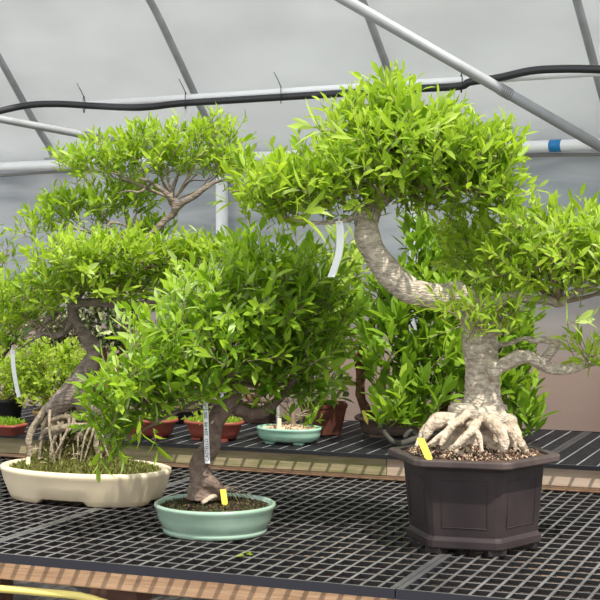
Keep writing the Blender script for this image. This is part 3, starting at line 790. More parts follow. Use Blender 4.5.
# crown
pads3 = [(382, 114, 4.02, 34, 28, .17), (362, 140, 4.0, 44, 34, .20), (320, 172, 3.98, 36, 20, .16), (416, 130, 4.02, 40, 22, .20), (452, 158, 4.0, 54, 34, .2), (400, 160, 3.98, 70, 45, .24),
         (262, 190, 3.95, 40, 26, .13), (300, 195, 3.93, 55, 25, .15), (360, 192, 3.96, 50, 24, .18), (450, 190, 4.0, 60, 28, .18), (488, 165, 3.98, 30, 38, .14), (506, 192, 3.97, 17, 24, .1)]
padsR = [(530, 245, 3.95, 50, 32, .18), (585, 248, 3.92, 50, 34, .18), (505, 268, 4.0, 34, 26, .15), (560, 270, 3.9, 52, 24, .14), (610, 270, 3.9, 30, 28, .14), (470, 248, 4.1, 30, 22, .12)]
padsS = [(472, 322, 3.86, 38, 16, .07), (505, 318, 3.88, 24, 22, .07), (455, 308, 3.87, 22, 12, .05)]
padsF = [(592, 352, 3.97, 26, 12, .08), (612, 365, 3.95, 20, 16, .08)]
lv = Leaves(); tw = MB()
fill_pads(lv, tw, pads3, rng, .053, dens=.95, tone=.52, up=.75, ratio=.33)
fill_pads(lv, tw, padsR, rng, .050, dens=.95, tone=.58, up=.6, ratio=.32)
fill_pads(lv, tw, padsS, rng, .050, dens=.42, tone=.45, up=.45, ratio=.22)
fill_pads(lv, tw, padsF, rng, .052, dens=.55, tone=.55, up=.7)
twig_to(tw, P(392, 188, Y3), pads3, rng, 3, .007)
twig_to(tw, P(560, 303, Y3 - .04), padsR, rng, 3, .006)
twig_to(tw, P(480, 320, Y3), padsS, rng, 2, .004)
for (px, py, L, sgn) in ((356, 140, .07, -1), (365, 168, .06, -1), (430, 128, .07, 1), (300, 215, .09, 1), (322, 130, .08, -1), (560, 232, .08, -1), (575, 322, .07, 1), (300, 190, .08, -1)):
    p = P(px, py, 3.80); d = Vector((sgn * .8, -.25, .25))
    sprig(lv, tw, p, d, rng, L, .24, 6, .025, .97, 1.0)
o = lv.build('foliage', M['leaf'], t3)
o = tw.build('twigs', M['twig'], t3); o['kind'] = 'stuff'

# ================================================================== BONSAI 2: green oval pot
rng = random.Random(22)
c2 = Vector((-0.2410, 4.165, BZ))
t2 = thing('potted_bonsai', 'bonsai with slender S-curved brown trunk in a round-ended celadon green pot at front', 'bonsai', c2)
oval_pot(t2, c2, .174, .164, [(-.034, .0), (-.026, .003), (-.024, .012), (-.027, .015), (-.023, .020), (-.010, .045), (-.006, .068), (-.001, .074), (.0, .078), (.0, .082)], YA, M['celadon'], .070, wall=.012, e=2.0)
soil_disc(t2, c2, .165, .155, .070, YA, M['moss_soil'], dome=.012, e=2.0)
moss(t2, c2, .16, .15, .072, YA, 3600, M['moss_dark'], rng, L=.007, dome=.012, e=2.0)
grit(t2, c2, .16, .15, .072, YA, 1500, [M['grit_dark'], M['grit_dark'], M['grit_brown']], rng, size=.003, dome=.012, e=2.0)
Y2 = 4.165
mb = MB()
mb.tube([P(203, 499, Y2), P(203, 488, Y2), P(201, 476, Y2), P(198, 467, Y2), P(202, 458, Y2), P(210, 447, Y2), P(213, 432, Y2), P(216, 420, Y2), P(222, 410, Y2), P(231, 400, Y2), P(236, 388, Y2), P(232, 372, Y2), P(228, 350, Y2), P(236, 325, Y2), P(250, 300, Y2)],
        [.048, .042, .034, .027, .027, .028, .024, .026, .028, .024, .019, .016, .013, .009, .005], seg=24, rough=.08, nf=14, sub=6)
mb.tube([P(195, 487, Y2 - .01), P(210, 482, Y2 - .03), P(219, 490, Y2 - .02), P(222, 499, Y2 - .01)], [.022, .022, .018, .012], seg=12, rough=.1)
mb.tube([P(236, 395, Y2), P(222, 380, Y2 - .02), P(212, 374, Y2 - .04), P(200, 372, Y2 - .05), P(175, 380, Y2 - .06), P(150, 385, Y2 - .06), P(125, 400, Y2 - .06)], [.018, .012, .010, .008, .007, .005, .003], seg=12, rough=.15)
mb.tube([P(225, 405, Y2), P(212, 404, Y2 - .04), P(195, 410, Y2 - .05), P(165, 412, Y2 - .05), P(145, 418, Y2 - .05)], [.010, .006, .005, .004, .002], seg=8, rough=.15)
mb.tube([P(230, 403, Y2 + .02), P(245, 412, Y2 + .04), P(262, 412, Y2 + .06), P(276, 402, Y2 + .06), P(290, 385, Y2 + .05), P(305, 360, Y2)], [.026, .021, .018, .014, .010, .005], seg=14, rough=.12)
trunk2 = mb.build('trunk', M['bark_mid'], t2)
rm = trunk2.modifiers.new('blend', 'REMESH'); rm.mode = 'VOXEL'; rm.voxel_size = 0.003; rm.use_smooth_shade = True
sm = trunk2.modifiers.new('soften', 'SMOOTH'); sm.iterations = 3
mb = MB()
mb.tube([P(222, 493, 4.16), P(212, 497, 4.13), P(202, 503, 4.11)], [.009, .008, .006], seg=10, rough=.25)
mb.tube([P(212, 498, 4.15), P(206, 495, 4.15)], [.008, .005], seg=8, sub=1)
o = mb.build('surface_root', M['root'], t2); o['label'] = 'short pale exposed root beside the yellow tag'
mb = MB()
for k in range(9):
    a = P(219, 491, 4.17); e = P(228 + k * 3.6, 503 - abs(k - 4) * .8, 4.17 + .01 * (k % 3))
    m_ = a.lerp(e, .5) + Vector((0, 0, .018 + .004 * (k % 3)))
    mb.tube([a, m_, e], [.0012, .0012, .0008], seg=4)
o = mb.build('fine_roots', M['twig'], t2); o['kind'] = 'stuff'
pads2 = [(262, 264, 4.20, 50, 22, .18, .62), (215, 300, 4.10, 50, 30, .18, .8), (305, 285, 4.2, 38, 34, .16, .6), (258, 300, 4.12, 56, 36, .2, .62),
         (170, 338, 4.05, 46, 28, .18, .8), (225, 345, 4.1, 60, 40, .22, .55), (290, 340, 4.18, 48, 44, .2, .3), (136, 376, 4.04, 34, 30, .16, .75), (185, 378, 4.08, 55, 24, .18, .48),
         (258, 378, 4.2, 50, 26, .18, .2), (305, 385, 4.28, 26, 20, .12, .2), (320, 320, 4.25, 30, 34, .14, .36), (112, 410, 4.05, 28, 26, .12, .6), (112, 440, 4.12, 20, 16, .08, .6), (150, 400, 4.1, 28, 20, .1, .4)]  # low tones put the shade of the lower middle crown into leaf colour
lv = Leaves(); tw = MB()
fill_pads(lv, tw, pads2, rng, .051, dens=.82, up=.55, ratio=.34)
twig_to(tw, P(234, 380, Y2), pads2, rng, 2, .006)
for (px, py, dx, dz) in ((200, 335, -.9, -.5), (205, 345, -.3, -.8), (140, 425, .1, -1), (155, 438, .2, -1), (100, 455, -.1, -.9), (118, 448, .4, -.8), (165, 330, -.8, .1), (240, 290, .5, .4)):
    sprig(lv, tw, P(px, py, 3.98), Vector((dx, -.2, dz)), rng, .066, .27, 5, .03, .93 if py < 400 else .72, .9)
lv.build('foliage', M['leaf_mid'], t2)
o = tw.build('twigs', M['twig'], t2); o['kind'] = 'stuff'

# ================================================================== BONSAI 3: cream pot at left
rng = random.Random(33)
c1 = Vector((-0.6915, 4.725, BZ))
t1 = thing('potted_bonsai', 'wide-spreading bonsai with exposed stringy roots in a long cream oval pot', 'bonsai', c1)
oval_pot(t1, c1, .291, .182, [(-.040, .0), (-.034, .002), (-.026, .02), (-.010, .06), (-.004, .085), (.0, .092), (.0, .104)], YA, M['cream'], .088, wall=.02, notch=(.085, .016, .04), e=2.2)
soil_disc(t1, c1, .268, .163, .088, YA, M['moss_soil'], dome=.03, e=2.2, rough=.02)
moss(t1, c1, .262, .158, .09, YA, 9000, M['moss'], rng, L=.016, dome=.03, e=2.2)
Y1 = 4.78
mb = MB()
mb.tube([P(52, 415, Y1), P(62, 402, Y1), P(72, 394, Y1), P(80, 382, Y1), P(88, 368, Y1), P(95, 355, Y1), P(92, 345, Y1), P(84, 334, Y1), P(76, 322, Y1), P(73, 308, Y1), P(82, 290, Y1), P(105, 270, Y1), P(140, 245, Y1), P(158, 228, Y1), P(165, 220, Y1), P(174, 213, Y1), P(175, 203, Y1), P(172, 192, Y1), P(180, 170, Y1)],
        [.030, .038, .044, .037, .031, .026, .024, .0195, .0185, .0175, .014, .013, .012, .011, .011, .012, .011, .008, .004], seg=24, rough=.10, nf=12, sub=6)
mb.tube([P(84, 402, Y1), P(94, 408, Y1 - .02), P(105, 412, Y1 - .02)], [.04, .028, .02], seg=14, rough=.15)
mb.tube([P(72, 318, Y1), P(66, 330, Y1 - .02), P(57, 336, Y1 - .02), P(48, 334, Y1 - .02), P(40, 336, Y1 - .02), P(28, 343, Y1 - .02), P(16, 352, Y1 - .02)], [.011, .010, .009, .007, .005, .004, .003], seg=12, rough=.2)
mb.tube([P(58, 312, Y1), P(50, 318, Y1 - .02), P(43, 326, Y1 - .02), P(38, 335, Y1 - .01)], [.009, .009, .007, .005], seg=9, rough=.2)
mb.tube([P(73, 305, Y1), P(95, 302, Y1 - .03), P(125, 306, Y1 - .05), P(150, 303, Y1 - .06), P(166, 299, Y1 - .06), P(180, 298, Y1 - .06)], [.018, .014, .012, .014, .013, .009], seg=12, rough=.2)
mb.tube([P(174, 210, Y1 - .005), P(184, 202, Y1 - .02), P(196, 195, Y1 - .03), P(206, 187, Y1 - .03), P(216, 182, Y1 - .03), P(226, 180, Y1 - .03)], [.013, .011, .010, .009, .006, .004], seg=12, rough=.2)
mb.tube([P(173, 205, Y1), P(168, 195, Y1 - .02), P(158, 187, Y1 - .02), P(148, 181, Y1 - .02), P(138, 178, Y1 - .02)], [.011, .010, .008, .006, .004], seg=10, rough=.2)
mb.tube([P(150, 184, Y1), P(140, 192, Y1 - .02), P(128, 191, Y1 - .02), P(110, 195, Y1)], [.006, .005, .004, .002], seg=8, rough=.2)
mb.tube([P(110, 262, Y1), P(85, 240, Y1 - .02), P(72, 243, Y1 - .02), P(58, 243, Y1 - .02), P(48, 250, Y1 - .02), P(38, 254, Y1)], [.009, .007, .006, .006, .004, .002], seg=8, rough=.2)
mb.tube([P(120, 256, Y1), P(108, 232, Y1 - .02), P(112, 222, Y1 - .02), P(128, 226, Y1 - .02), P(142, 222, Y1)], [.009, .007, .006, .005, .003], seg=8, rough=.2)
mb.tube([P(40, 254, Y1 - .01), P(68, 235, Y1 - .02), P(60, 237, Y1 - .02)], [.003, .004, .002], seg=6)
trunk1 = mb.build('trunk', M['bark_left'], t1)
rm = trunk1.modifiers.new('blend', 'REMESH'); rm.mode = 'VOXEL'; rm.voxel_size = 0.0036; rm.use_smooth_shade = True
sm = trunk1.modifiers.new('soften', 'SMOOTH'); sm.iterations = 2
mb = MB()
zs = .093
def rt(pts, rad): mb.tube([P(*p) for p in pts], rad, seg=9, rough=.25, nf=30)
rt([(58, 403, 4.82), (48, 408, 4.80), (40, 418, 4.79), (33, 428, 4.79), (29, 440, 4.78), (30, 460, 4.78)], [.020, .016, .014, .013, .011, .007])
rt([(60, 405, 4.79), (50, 415, 4.77), (44, 425, 4.76), (42, 440, 4.76), (38, 462, 4.76)], [.012, .009, .007, .006, .004])
rt([(88, 427, 4.72), (72, 427, 4.72), (58, 429, 4.73), (48, 430, 4.75), (40, 440, 4.76)], [.013, .014, .013, .011, .006])
rt([(90, 414, 4.74), (76, 418, 4.74), (62, 417, 4.75), (50, 421, 4.76)], [.012, .011, .010, .006])
rt([(66, 410, 4.78), (65, 418, 4.76), (60, 428, 4.74), (52, 446, 4.73), (50, 466, 4.73)], [.012, .008, .006, .006, .004])
rt([(76, 410, 4.78), (72, 425, 4.71), (63, 440, 4.70), (58, 466, 4.70)], [.009, .005, .004, .003])
rt([(95, 408, 4.78), (100, 425, 4.75), (96, 445, 4.74), (104, 466, 4.73)], [.02, .015, .010, .006])
rt([(80, 408, 4.80), (82, 425, 4.78), (78, 445, 4.77), (84, 468, 4.76)], [.03, .022, .016, .008])
rt([(62, 408, 4.82), (60, 425, 4.82), (64, 445, 4.82), (58, 464, 4.82)], [.03, .022, .018, .008])
for k in range(10):
    x0 = rng.uniform(45, 105); x1 = x0 + rng.uniform(-22, 18); Yk = rng.uniform(4.68, 4.86)
    rt([(x0, rng.uniform(408, 420), Yk + .02), ((x0 + x1) / 2 + rng.uniform(-8, 8), rng.uniform(425, 445), Yk - .02), (x1, 466, Yk - .03)], [.005, .004, .002])
roots1 = mb.build('exposed_roots', M['root_left'], t1); roots1['label'] = 'pale stringy exposed roots'
# mossy mound beneath the roots
mb = MB(); rings = []
mc = P(75, 462, 4.80); mc.z = BZ + .09
for j in range(10):
    f = 1 - j / 10; ring = []
    for k in range(40):
        a = 2 * math.pi * k / 40
        q = mc + Vector((math.cos(a) * .15 * f, math.sin(a) * .10 * f, .125 * (1 - f ** 1.6)))
        q += Vector((0, 0, .012)) * noise.noise(q * 30)
        ring.append(q)
    rings.append(ring)
mb.loft(rings, closed_top=True); mb.build('root_mound', M['moss_soil'], t1)
lv = Leaves()
for _ in range(5000):
    a = rng.uniform(0, 6.283); f = math.sqrt(rng.random())
    p = mc + Vector((math.cos(a) * .15 * f, math.sin(a) * .10 * f, .125 * (1 - f ** 1.6)))
    lv.add(p, Vector((math.cos(a) * .6, math.sin(a) * .6, rng.uniform(-.3, 1))), rv(rng), rng.uniform(.008, .022), .003, .3, rng.random() * .9)
o = lv.build('mound_moss', M['moss'], t1); o['kind'] = 'stuff'
mb = MB()
for _ in range(70):
    a = rng.uniform(3.2, 6.2); f = rng.uniform(.3, 1)
    p = mc + Vector((math.cos(a) * .17 * f, math.sin(a) * .12 * f, .10 * max(0, 1 - f ** 1.6) + .005))
    d = rv(rng) * .05; d.z = abs(d.z) * .9
    mb.tube([p, p + d * .5 + Vector((0, 0, .006)), p + d], [.001, .001, .0007], seg=4)
o = mb.build('dry_stalks', M['straw'], t1); o['kind'] = 'stuff'
pads1 = [(150, 145, 4.82, 62, 14, .14, .5), (205, 138, 4.8, 44, 17, .14, .5), (85, 160, 4.85, 34, 13, .11, .5), (112, 170, 4.85, 48, 12, .12, .5), (150, 158, 4.8, 60, 14, .14, .5), (225, 165, 4.8, 24, 22, .1, .5), (185, 168, 4.88, 50, 10, .12, .4),
         (62, 205, 4.9, 28, 12, .1, .5), (92, 212, 4.85, 48, 16, .14, .42), (45, 228, 4.88, 32, 14, .1, .52), (120, 205, 4.9, 40, 14, .12, .34), (132, 192, 4.9, 26, 10, .1, .4), (145, 232, 4.9, 28, 10, .1, .45),
         (80, 262, 4.68, 52, 22, .18, .62), (130, 258, 4.68, 55, 22, .18, .6), (185, 262, 4.8, 42, 18, .14, .6), (60, 290, 4.68, 45, 18, .14, .45), (110, 285, 4.68, 50, 18, .14, .35), (160, 282, 4.85, 40, 14, .12, .4),
         (15, 295, 4.9, 28, 16, .12, .5), (5, 322, 4.95, 22, 18, .12, .45), (35, 312, 4.9, 26, 12, .1, .4), (215, 255, 4.75, 30, 14, .1, .62)]
lv = Leaves(); tw = MB()
fill_pads(lv, tw, pads1[:13], rng, .043, dens=1.15, up=.9, stem=.03, ratio=.32)
fill_pads(lv, tw, pads1[13:], rng, .047, dens=1.35, up=.75, stem=.035, ratio=.32)
twig_to(tw, P(174, 200, Y1), pads1[:7], rng, 2, .0032)
twig_to(tw, P(130, 245, Y1), pads1[7:13], rng, 2, .0032)
twig_to(tw, P(90, 285, Y1), pads1[13:], rng, 3, .006)
lv.build('foliage', M['leaf'], t1)
o = tw.build('twigs', M['twig'], t1); o['kind'] = 'stuff'
# dry twig tangle under the crown at left
mb = MB()
for k in range(34):
    a = P(rng.uniform(30, 72), rng.uniform(315, 335), Y1 + rng.uniform(-.03, .08)); e = a + Vector((rng.uniform(-.12, .05), rng.uniform(-.03, .05), rng.uniform(-.07, .05)))
    mb.tube([a, a.lerp(e, .5) + rv(rng) * .02, e], [.003, .0022, .001], seg=5, rough=.2)
o = mb.build('bare_twigs', M['twig'], t1); o['kind'] = 'stuff'

# ================================================================== plants on the rear bench
def small_pot(name, root, px, ybot, wpx, H, m, soil_m, prof=None, e=2.2, rb=.72, dome=.01):
    pass

def place(px, ybase, depth=0.0):
    """a point on the rear bench whose front foot is seen at row ybase"""
    Y = F * (ZC - UZ) / (ybase - 250) + depth
    return Vector(((px - 300) / F * Y, Y, UZ))

def feet(root, c, a, b_, yaw, m, h=.008):
    R = Matrix.Rotation(yaw, 3, 'Z')
    for sx in (-1, 1):
        for sy in (-1, 1):
            b = MB(); b.box(c + R @ Vector((sx * a * .55, sy * b_ * .55, h / 2)), (a * .35, b_ * .3, h), yaw); b.build('foot', m, root)

# small celadon pot
rng = random.Random(5)
c = place(289, 446, .09)
t4 = thing('potted_plant', 'small twiggy plant in a shallow pale celadon oval pot on the rear bench', 'potted plant', c, 'small plants on the rear bench')
Y4 = c.y
pt = oval_pot(t4, c, .122, .09, [(-.032, .007), (-.024, .009), (-.010, .018), (-.003, .034), (-.004, .046), (.0, .050), (.001, .056)], YA, M['celadon2'], .046, wall=.009, e=2.1)
feet(pt, c, .10, .075, YA, M['celadon2'])
soil_disc(t4, c, .112, .08, .046, YA, M['grit_pale'], dome=.018, e=2.1, rough=.008)
grit(t4, c, .11, .078, .047, YA, 700, [M['grit_pale'], M['grit_brown']], rng, size=.0032, dome=.018, e=2.1)
mb = MB()
def P4(px, py): return P(px, py, Y4)
mb.tube([P4(293, 426), P4(292, 415), P4(288, 402), P4(284, 390), P4(290, 372), P4(286, 350)], [.012, .008, .006, .005, .004, .002], seg=8, rough=.2)
for k in range(14):
    a = P4(292 + rng.uniform(-3, 3), 418 + rng.uniform(-8, 5)); e = a + Vector((rng.uniform(-.06, .09), rng.uniform(-.03, .03), rng.uniform(-.01, .06)))
    mb.tube([a, a.lerp(e, .5) + rv(rng) * .01, e], [.0035, .0025, .001], seg=5)
mb.build('stems', M['twig'], t4)
lv = Leaves(); fill_pads(lv, None, [(284, 372, Y4, 26, 18, .08), (300, 350, Y4, 26, 22, .08), (308, 425, Y4, 10, 6, .03)], rng, .06, dens=.5, up=.3, tone=.4)
lv.build('foliage', M['leaf_back'], t4)

# terracotta pot with tall pale-green plant
rng = random.Random(6)
c = place(325, 437, .085)
t5 = thing('potted_plant', 'tall pale green leafy plant in a tapered dark terracotta pot with a sharp corner', 'potted plant', c, 'small plants on the rear bench')
Y5 = c.y
mb = MB()
def sq(r, z, n=5):
    out = []
    for k in range(5):
        a = math.radians(255) + k * 2 * math.pi / 5
        out.append(c + Vector((math.cos(a) * r, math.sin(a) * r, z)))
    return out
mb.loft([sq(.066, 0), (sq(.072, .004)), sq(.096, .105), sq(.100, .106), sq(.103, .120), sq(.094, .120), sq(.090, .100)], closed_bot=True, closed_top=True, smooth=False)
o = mb.build('pot', M['terra'], t5); bevel(o, .003)
mb = MB(); mb.loft([sq(.092, .105), sq(.06, .112), sq(.02, .114)], closed_top=True); mb.build('soil', M['soil'], t5)
mb = MB()
mb.tube([P(322, 412, Y5), P(320, 400, Y5), P(318, 385, Y5), P(322, 360, Y5), P(318, 330, Y5), P(325, 300, Y5)], [.008, .006, .005, .005, .004, .002], seg=8, rough=.1)
mb.tube([P(320, 395, Y5), P(333, 380, Y5), P(345, 350, Y5)], [.004, .003, .002], seg=6)
mb.build('stem', M['green_stem'], t5)
lv = Leaves(); tw = MB()
fill_pads(lv, tw, [(318, 395, Y5 - .05, 22, 12, .07, .1), (322, 365, Y5, 30, 24, .12, .5), (335, 325, Y5, 36, 30, .15, .8), (322, 290, Y5, 30, 24, .12, .7), (345, 295, Y5, 26, 40, .12, .8), (340, 260, Y5 + .1, 24, 26, .1, .7)], rng, .075, dens=.42, ratio=.34, up=.2, out=.8, k=6)
lv.build('foliage', M['leaf_light'], t5); tw.build('twigs', M['green_stem'], t5)['kind'] = 'stuff'

# grey-brown pot with broad dense shrub
rng = random.Random(7)
c = place(403, 440, .12)
t6 = thing('potted_shrub', 'dense dark green broad-leaved shrub in a grey-brown rimmed oval pot on the rear bench', 'potted plant', c)
Y6 = c.y
pt = oval_pot(t6, c, .182, .115, [(-.040, .010), (-.030, .012), (-.022, .03), (-.016, .058), (-.002, .062), (.002, .068), (.001, .074)], YA * .6, M['greybrown'], .062, wall=.016, e=2.8)
feet(pt, c, .16, .10, YA * .6, M['greybrown'], .0115)
soil_disc(t6, c, .166, .10, .062, YA * .6, M['soil'], dome=.015, e=2.8)
mb = MB()
mb.tube([P(372, 426, Y6), P(366, 410, Y6), P(361, 398, Y6), P(360, 385, Y6), P(361, 372, Y6), P(358, 360, Y6), P(366, 340, Y6), P(372, 318, Y6), P(388, 290, Y6)], [.024, .020, .018, .017, .020, .016, .013, .010, .006], seg=14, rough=.25, nf=22)
mb.tube([P(440, 428, Y6), P(445, 400, Y6), P(455, 370, Y6), P(480, 340, Y6), P(500, 300, Y6)], [.022, .018, .014, .010, .006], seg=12, rough=.2)
mb.tube([P(362, 375, Y6), P(376, 364, Y6 - .04), P(390, 364, Y6 - .05), P(410, 366, Y6 - .05)], [.01, .009, .008, .004], seg=8, rough=.2)
mb.build('trunk', M['bark_red'], t6)
pads6 = [(425, 400, 5.35, 58, 22, .2), (400, 375, 5.38, 46, 26, .2), (445, 365, 5.35, 50, 34, .22), (395, 335, 5.4, 42, 30, .2), (440, 320, 5.42, 50, 36, .22), (490, 385, 5.45, 38, 40, .2), (520, 405, 5.4, 22, 30, .12), (505, 350, 5.45, 30, 30, .16),
         (410, 290, 5.45, 34, 24, .18, .55), (445, 262, 5.45, 34, 26, .16, .4), (470, 290, 5.45, 36, 30, .16, .4), (425, 240, 5.5, 20, 18, .1, .4), (500, 300, 5.5, 34, 24, .16, .35), (385, 310, 5.45, 26, 26, .14, .55), (528, 425, 5.3, 12, 16, .08, .3)]
lv = Leaves(); tw = MB()
fill_pads(lv, tw, pads6, rng, .088, dens=.36, ratio=.34, up=1.1, out=.5, tone=.42, k=7, spread=.75, stem=.05)
fill_pads(lv, tw, [(400, 421, 5.24, 36, 6, .05)], rng, .08, dens=1.4, ratio=.34, up=1.2, out=.3, tone=.55, k=6, spread=.8, stem=.02)
twig_to(tw, P(410, 390, Y6), pads6, rng, 2, .006)
lv.build('foliage', M['leaf_back'], t6); tw.build('twigs', M['dark_twig'], t6)['kind'] = 'stuff'
mb = MB()
mb.tube([P(382, 424, Y6 - .12), P(384, 432, 5.22), P(392, 441, 5.20), P(403, 443.5, 5.19), P(415, 439, 5.19), P(425, 436, 5.2), P(437, 434, 5.22), P(450, 436, 5.22)], [.009, .010, .011, .012, .012, .011, .010, .008], seg=10, rough=.3, nf=25)
mb.tube([P(404, 438, 5.20), P(411, 431, 5.20), P(420, 436, 5.2), P(428, 430, 5.2), P(440, 431, 5.21)], [.008, .009, .008, .007, .005], seg=8, rough=.3)
o = mb.build('hanging_root', M['dark_twig'], t6); o['label'] = 'blackish gnarled root hanging over the pot side'

# red oval pots
def red_planter(px, ybase, hw, hd, H, label, seed, lm, pads, Llen):
    rng = random.Random(seed)
    c = place(px, ybase, hd)
    t = thing('potted_plant', label, 'potted plant', c, 'small plants on the rear bench')
    pt = oval_pot(t, c, hw, hd, [(-.034, .007), (-.026, .009), (-.016, .03), (-.008, H - .012), (.001, H - .008), (.002, H)], YA, M['red_pot'], H - .006, wall=.010, e=2.4)
    feet(pt, c, hw * .85, hd * .85, YA, M['red_pot'])
    soil_disc(t, c, hw - .009, hd - .009, H - .008, YA, M['moss_soil'], dome=.012, e=2.4)
    moss(t, c, hw - .01, hd - .01, H - .008, YA, 1500, M['leaf_yellow'], rng, L=.018, dome=.014, e=2.4)
    lv = Leaves(); tw = MB()
    fill_pads(lv, tw, [(p[0], p[1], c.y + p[4], p[2], p[3], .05) for p in pads], rng, Llen, dens=1.0, ratio=.4, up=.7, k=5, stem=.02, tone=.6)
    lv.build('foliage', lm, t); tw.build('twigs', M['twig'], t)['kind'] = 'stuff'
    return t
red_planter(150, 439, .108, .075, .066, 'low mossy planting in a red clay oval pot, the left one of two red pots', 41, M['leaf_back'], [(150, 410, 26, 8, .0)], .035)
red_planter(214, 442, .114, .075, .068, 'small yellow-green succulents in a red clay oval pot behind the slender trunk', 42, M['leaf_yellow'], [(197, 418, 12, 6, -.02), (215, 418, 14, 5, 0), (234, 420, 9, 4, 0)], .026)
# behind them: dark oval pot and plant
rng = random.Random(43)
c = place(176, 424.5, .09)
t = thing('potted_plant', 'shaded brown twiggy plant in a black oval pot behind the two red pots', 'potted plant', c, 'small plants on the rear bench')
oval_pot(t, c, .15, .09, [(-.03, .0), (-.02, .004), (-.008, .05), (.002, .054), (.002, .062)], YA, M['black_pot'], .056, e=2.4)
soil_disc(t, c, .13, .075, .056, YA, M['soil'], e=2.4)
mb = MB()
for k in range(16):
    a = c + Vector((rng.uniform(-.1, .1), rng.uniform(-.04, .04), .055)); e = a + Vector((rng.uniform(-.06, .06), rng.uniform(-.03, .03), rng.uniform(.03, .12)))
    mb.tube([a, a.lerp(e, .5) + rv(rng) * .015, e], [.004, .003, .0015], seg=5, rough=.2)
mb.build('stems', M['twig'], t)
lv = Leaves(); fill_pads(lv, None, [(165, 400, c.y, 28, 12, .06), (200, 402, c.y, 22, 10, .06)], rng, .035, dens=.5, tone=.15); lv.build('foliage', M['leaf_back'], t)

# left background plants
def shrub(name, label, px, ybase, hw, hd, H, pm, lm, pads, Llen, seed, ratio=.42, dens=1.0, tone=.55, trunk_r=.012, up=.6, k=7, e=2.4, tm=None, group='shrubs crowded at the left of the rear bench'):
    rng = random.Random(seed)
    c = place(px, ybase, hd)
    t = thing(name, label, 'potted plant', c, group)
    oval_pot(t, c, hw, hd, [(-hw * .22, .0), (-hw * .18, .004), (-.006, H - .014), (.002, H - .010), (.002, H)], YA, pm, H - .008, wall=.010, e=e)
    soil_disc(t, c, hw - .010, hd - .010, H - .008, YA, M['soil'], e=e)
    mb = MB()
    pp = [(p[0], p[1], c.y + p[4], p[2], p[3], p[5]) for p in pads]
    for p in pp:
        q = P(p[0], p[1], p[2]); a = c + Vector((0, 0, H - .01))
        mb.tube([a, a.lerp(q, .5) + rv(rng) * .03, q], [trunk_r, trunk_r * .7, trunk_r * .3], seg=8, rough=.2)
    mb.build('stems', tm or M['bark_red'], t)
    lv = Leaves(); tw = MB()
    fill_pads(lv, tw, pp, rng, Llen, dens=dens, ratio=ratio, up=up, k=k, stem=Llen * .6, tone=tone)
    lv.build('foliage', lm, t); tw.build('twigs', M['twig'], t)['kind'] = 'stuff'
    return t
shrub('potted_shrub', 'bushy yellow-green small-leaved shrub behind the cream pot at left', 50, 426, .068, .06, .055, M['mustard'], M['leaf_yellow'], [(55, 375, 28, 22, 0, .14), (38, 355, 24, 14, 0, .12), (68, 360, 20, 18, .1, .1), (30, 385, 20, 16, 0, .12), (60, 402, 22, 14, 0, .1), (42, 395, 26, 18, 0, .12), (20, 372, 18, 16, 0, .1), (78, 385, 16, 18, 0, .1)], .030, 51, dens=2.6)
shrub('potted_shrub', 'low lime shrub in a tall black pot at the left edge', 2, 423, .09, .08, .09, M['black_pot'], M['leaf_yellow'], [(10, 378, 24, 16, 0, .12), (-8, 370, 22, 20, 0, .12), (18, 392, 18, 8, 0, .1)], .030, 52, dens=2.2)
shrub('potted_shrub', 'dark leafy shrub behind the lime shrub at the left edge', -22, 409, .09, .07, .10, M['black_pot'], M['leaf_back'], [(2, 350, 22, 20, 0, .12), (-4, 325, 24, 16, 0, .12), (20, 335, 16, 14, .1, .1)], .05, 53, dens=.8, tone=.3)
shrub('potted_shrub', 'cream-and-dark variegated shrub behind the bent trunk of the left bonsai', 112, 413, .09, .09, .12, M['terra'], M['leaf_var'], [(112, 320, 30, 22, 0, .12), (95, 300, 22, 18, 0, .12), (135, 300, 26, 16, 0, .12), (60, 340, 22, 16, .1, .12), (110, 345, 24, 14, .05, .1), (75, 325, 20, 20, .1, .1), (40, 330, 22, 12, .1, .1), (50, 350, 20, 12, .1, .1)], .034, 54, dens=2.4, ratio=.6, tone=.6, k=6)
shrub('potted_shrub', 'leggy plant with thin reddish twigs against the film at the far left', -30, 405, .10, .09, .12, M['terra'], M['leaf_light'], [(-6, 270, 12, 14, 0, .08), (8, 250, 9, 20, 0, .06), (-10, 230, 10, 14, 0, .06), (-10, 300, 20, 16, 0, .1)], .05, 55, dens=.6, ratio=.34, tone=.55, trunk_r=.005, k=4)
shrub('potted_shrub', 'green shrub filling the gap behind the slender-trunked bonsai', 255, 424, .10, .08, .08, M['greybrown'], M['leaf_mid'], [(262, 330, 40, 40, .1, .15), (200, 330, 36, 34, .3, .15), (285, 300, 30, 30, .1, .12)], .06, 56, dens=.55, tone=.5)
# red clay tray at left edge
rng = random.Random(57)
c = place(3, 436, .06)
t = thing('potted_plant', 'low seedlings in a dull red rectangular tray at the left edge of the rear bench', 'potted plant', c, 'shrubs crowded at the left of the rear bench')
oval_pot(t, c, .085, .06, [(-.016, .0), (-.012, .003), (-.004, .03), (.0, .032), (.0, .038)], YA, M['red_pot'], .034, e=6)
soil_disc(t, c, .073, .048, .033, YA, M['soil'], e=6)
moss(t, c, .07, .046, .034, YA, 900, M['leaf_back'], rng, L=.02, e=6)

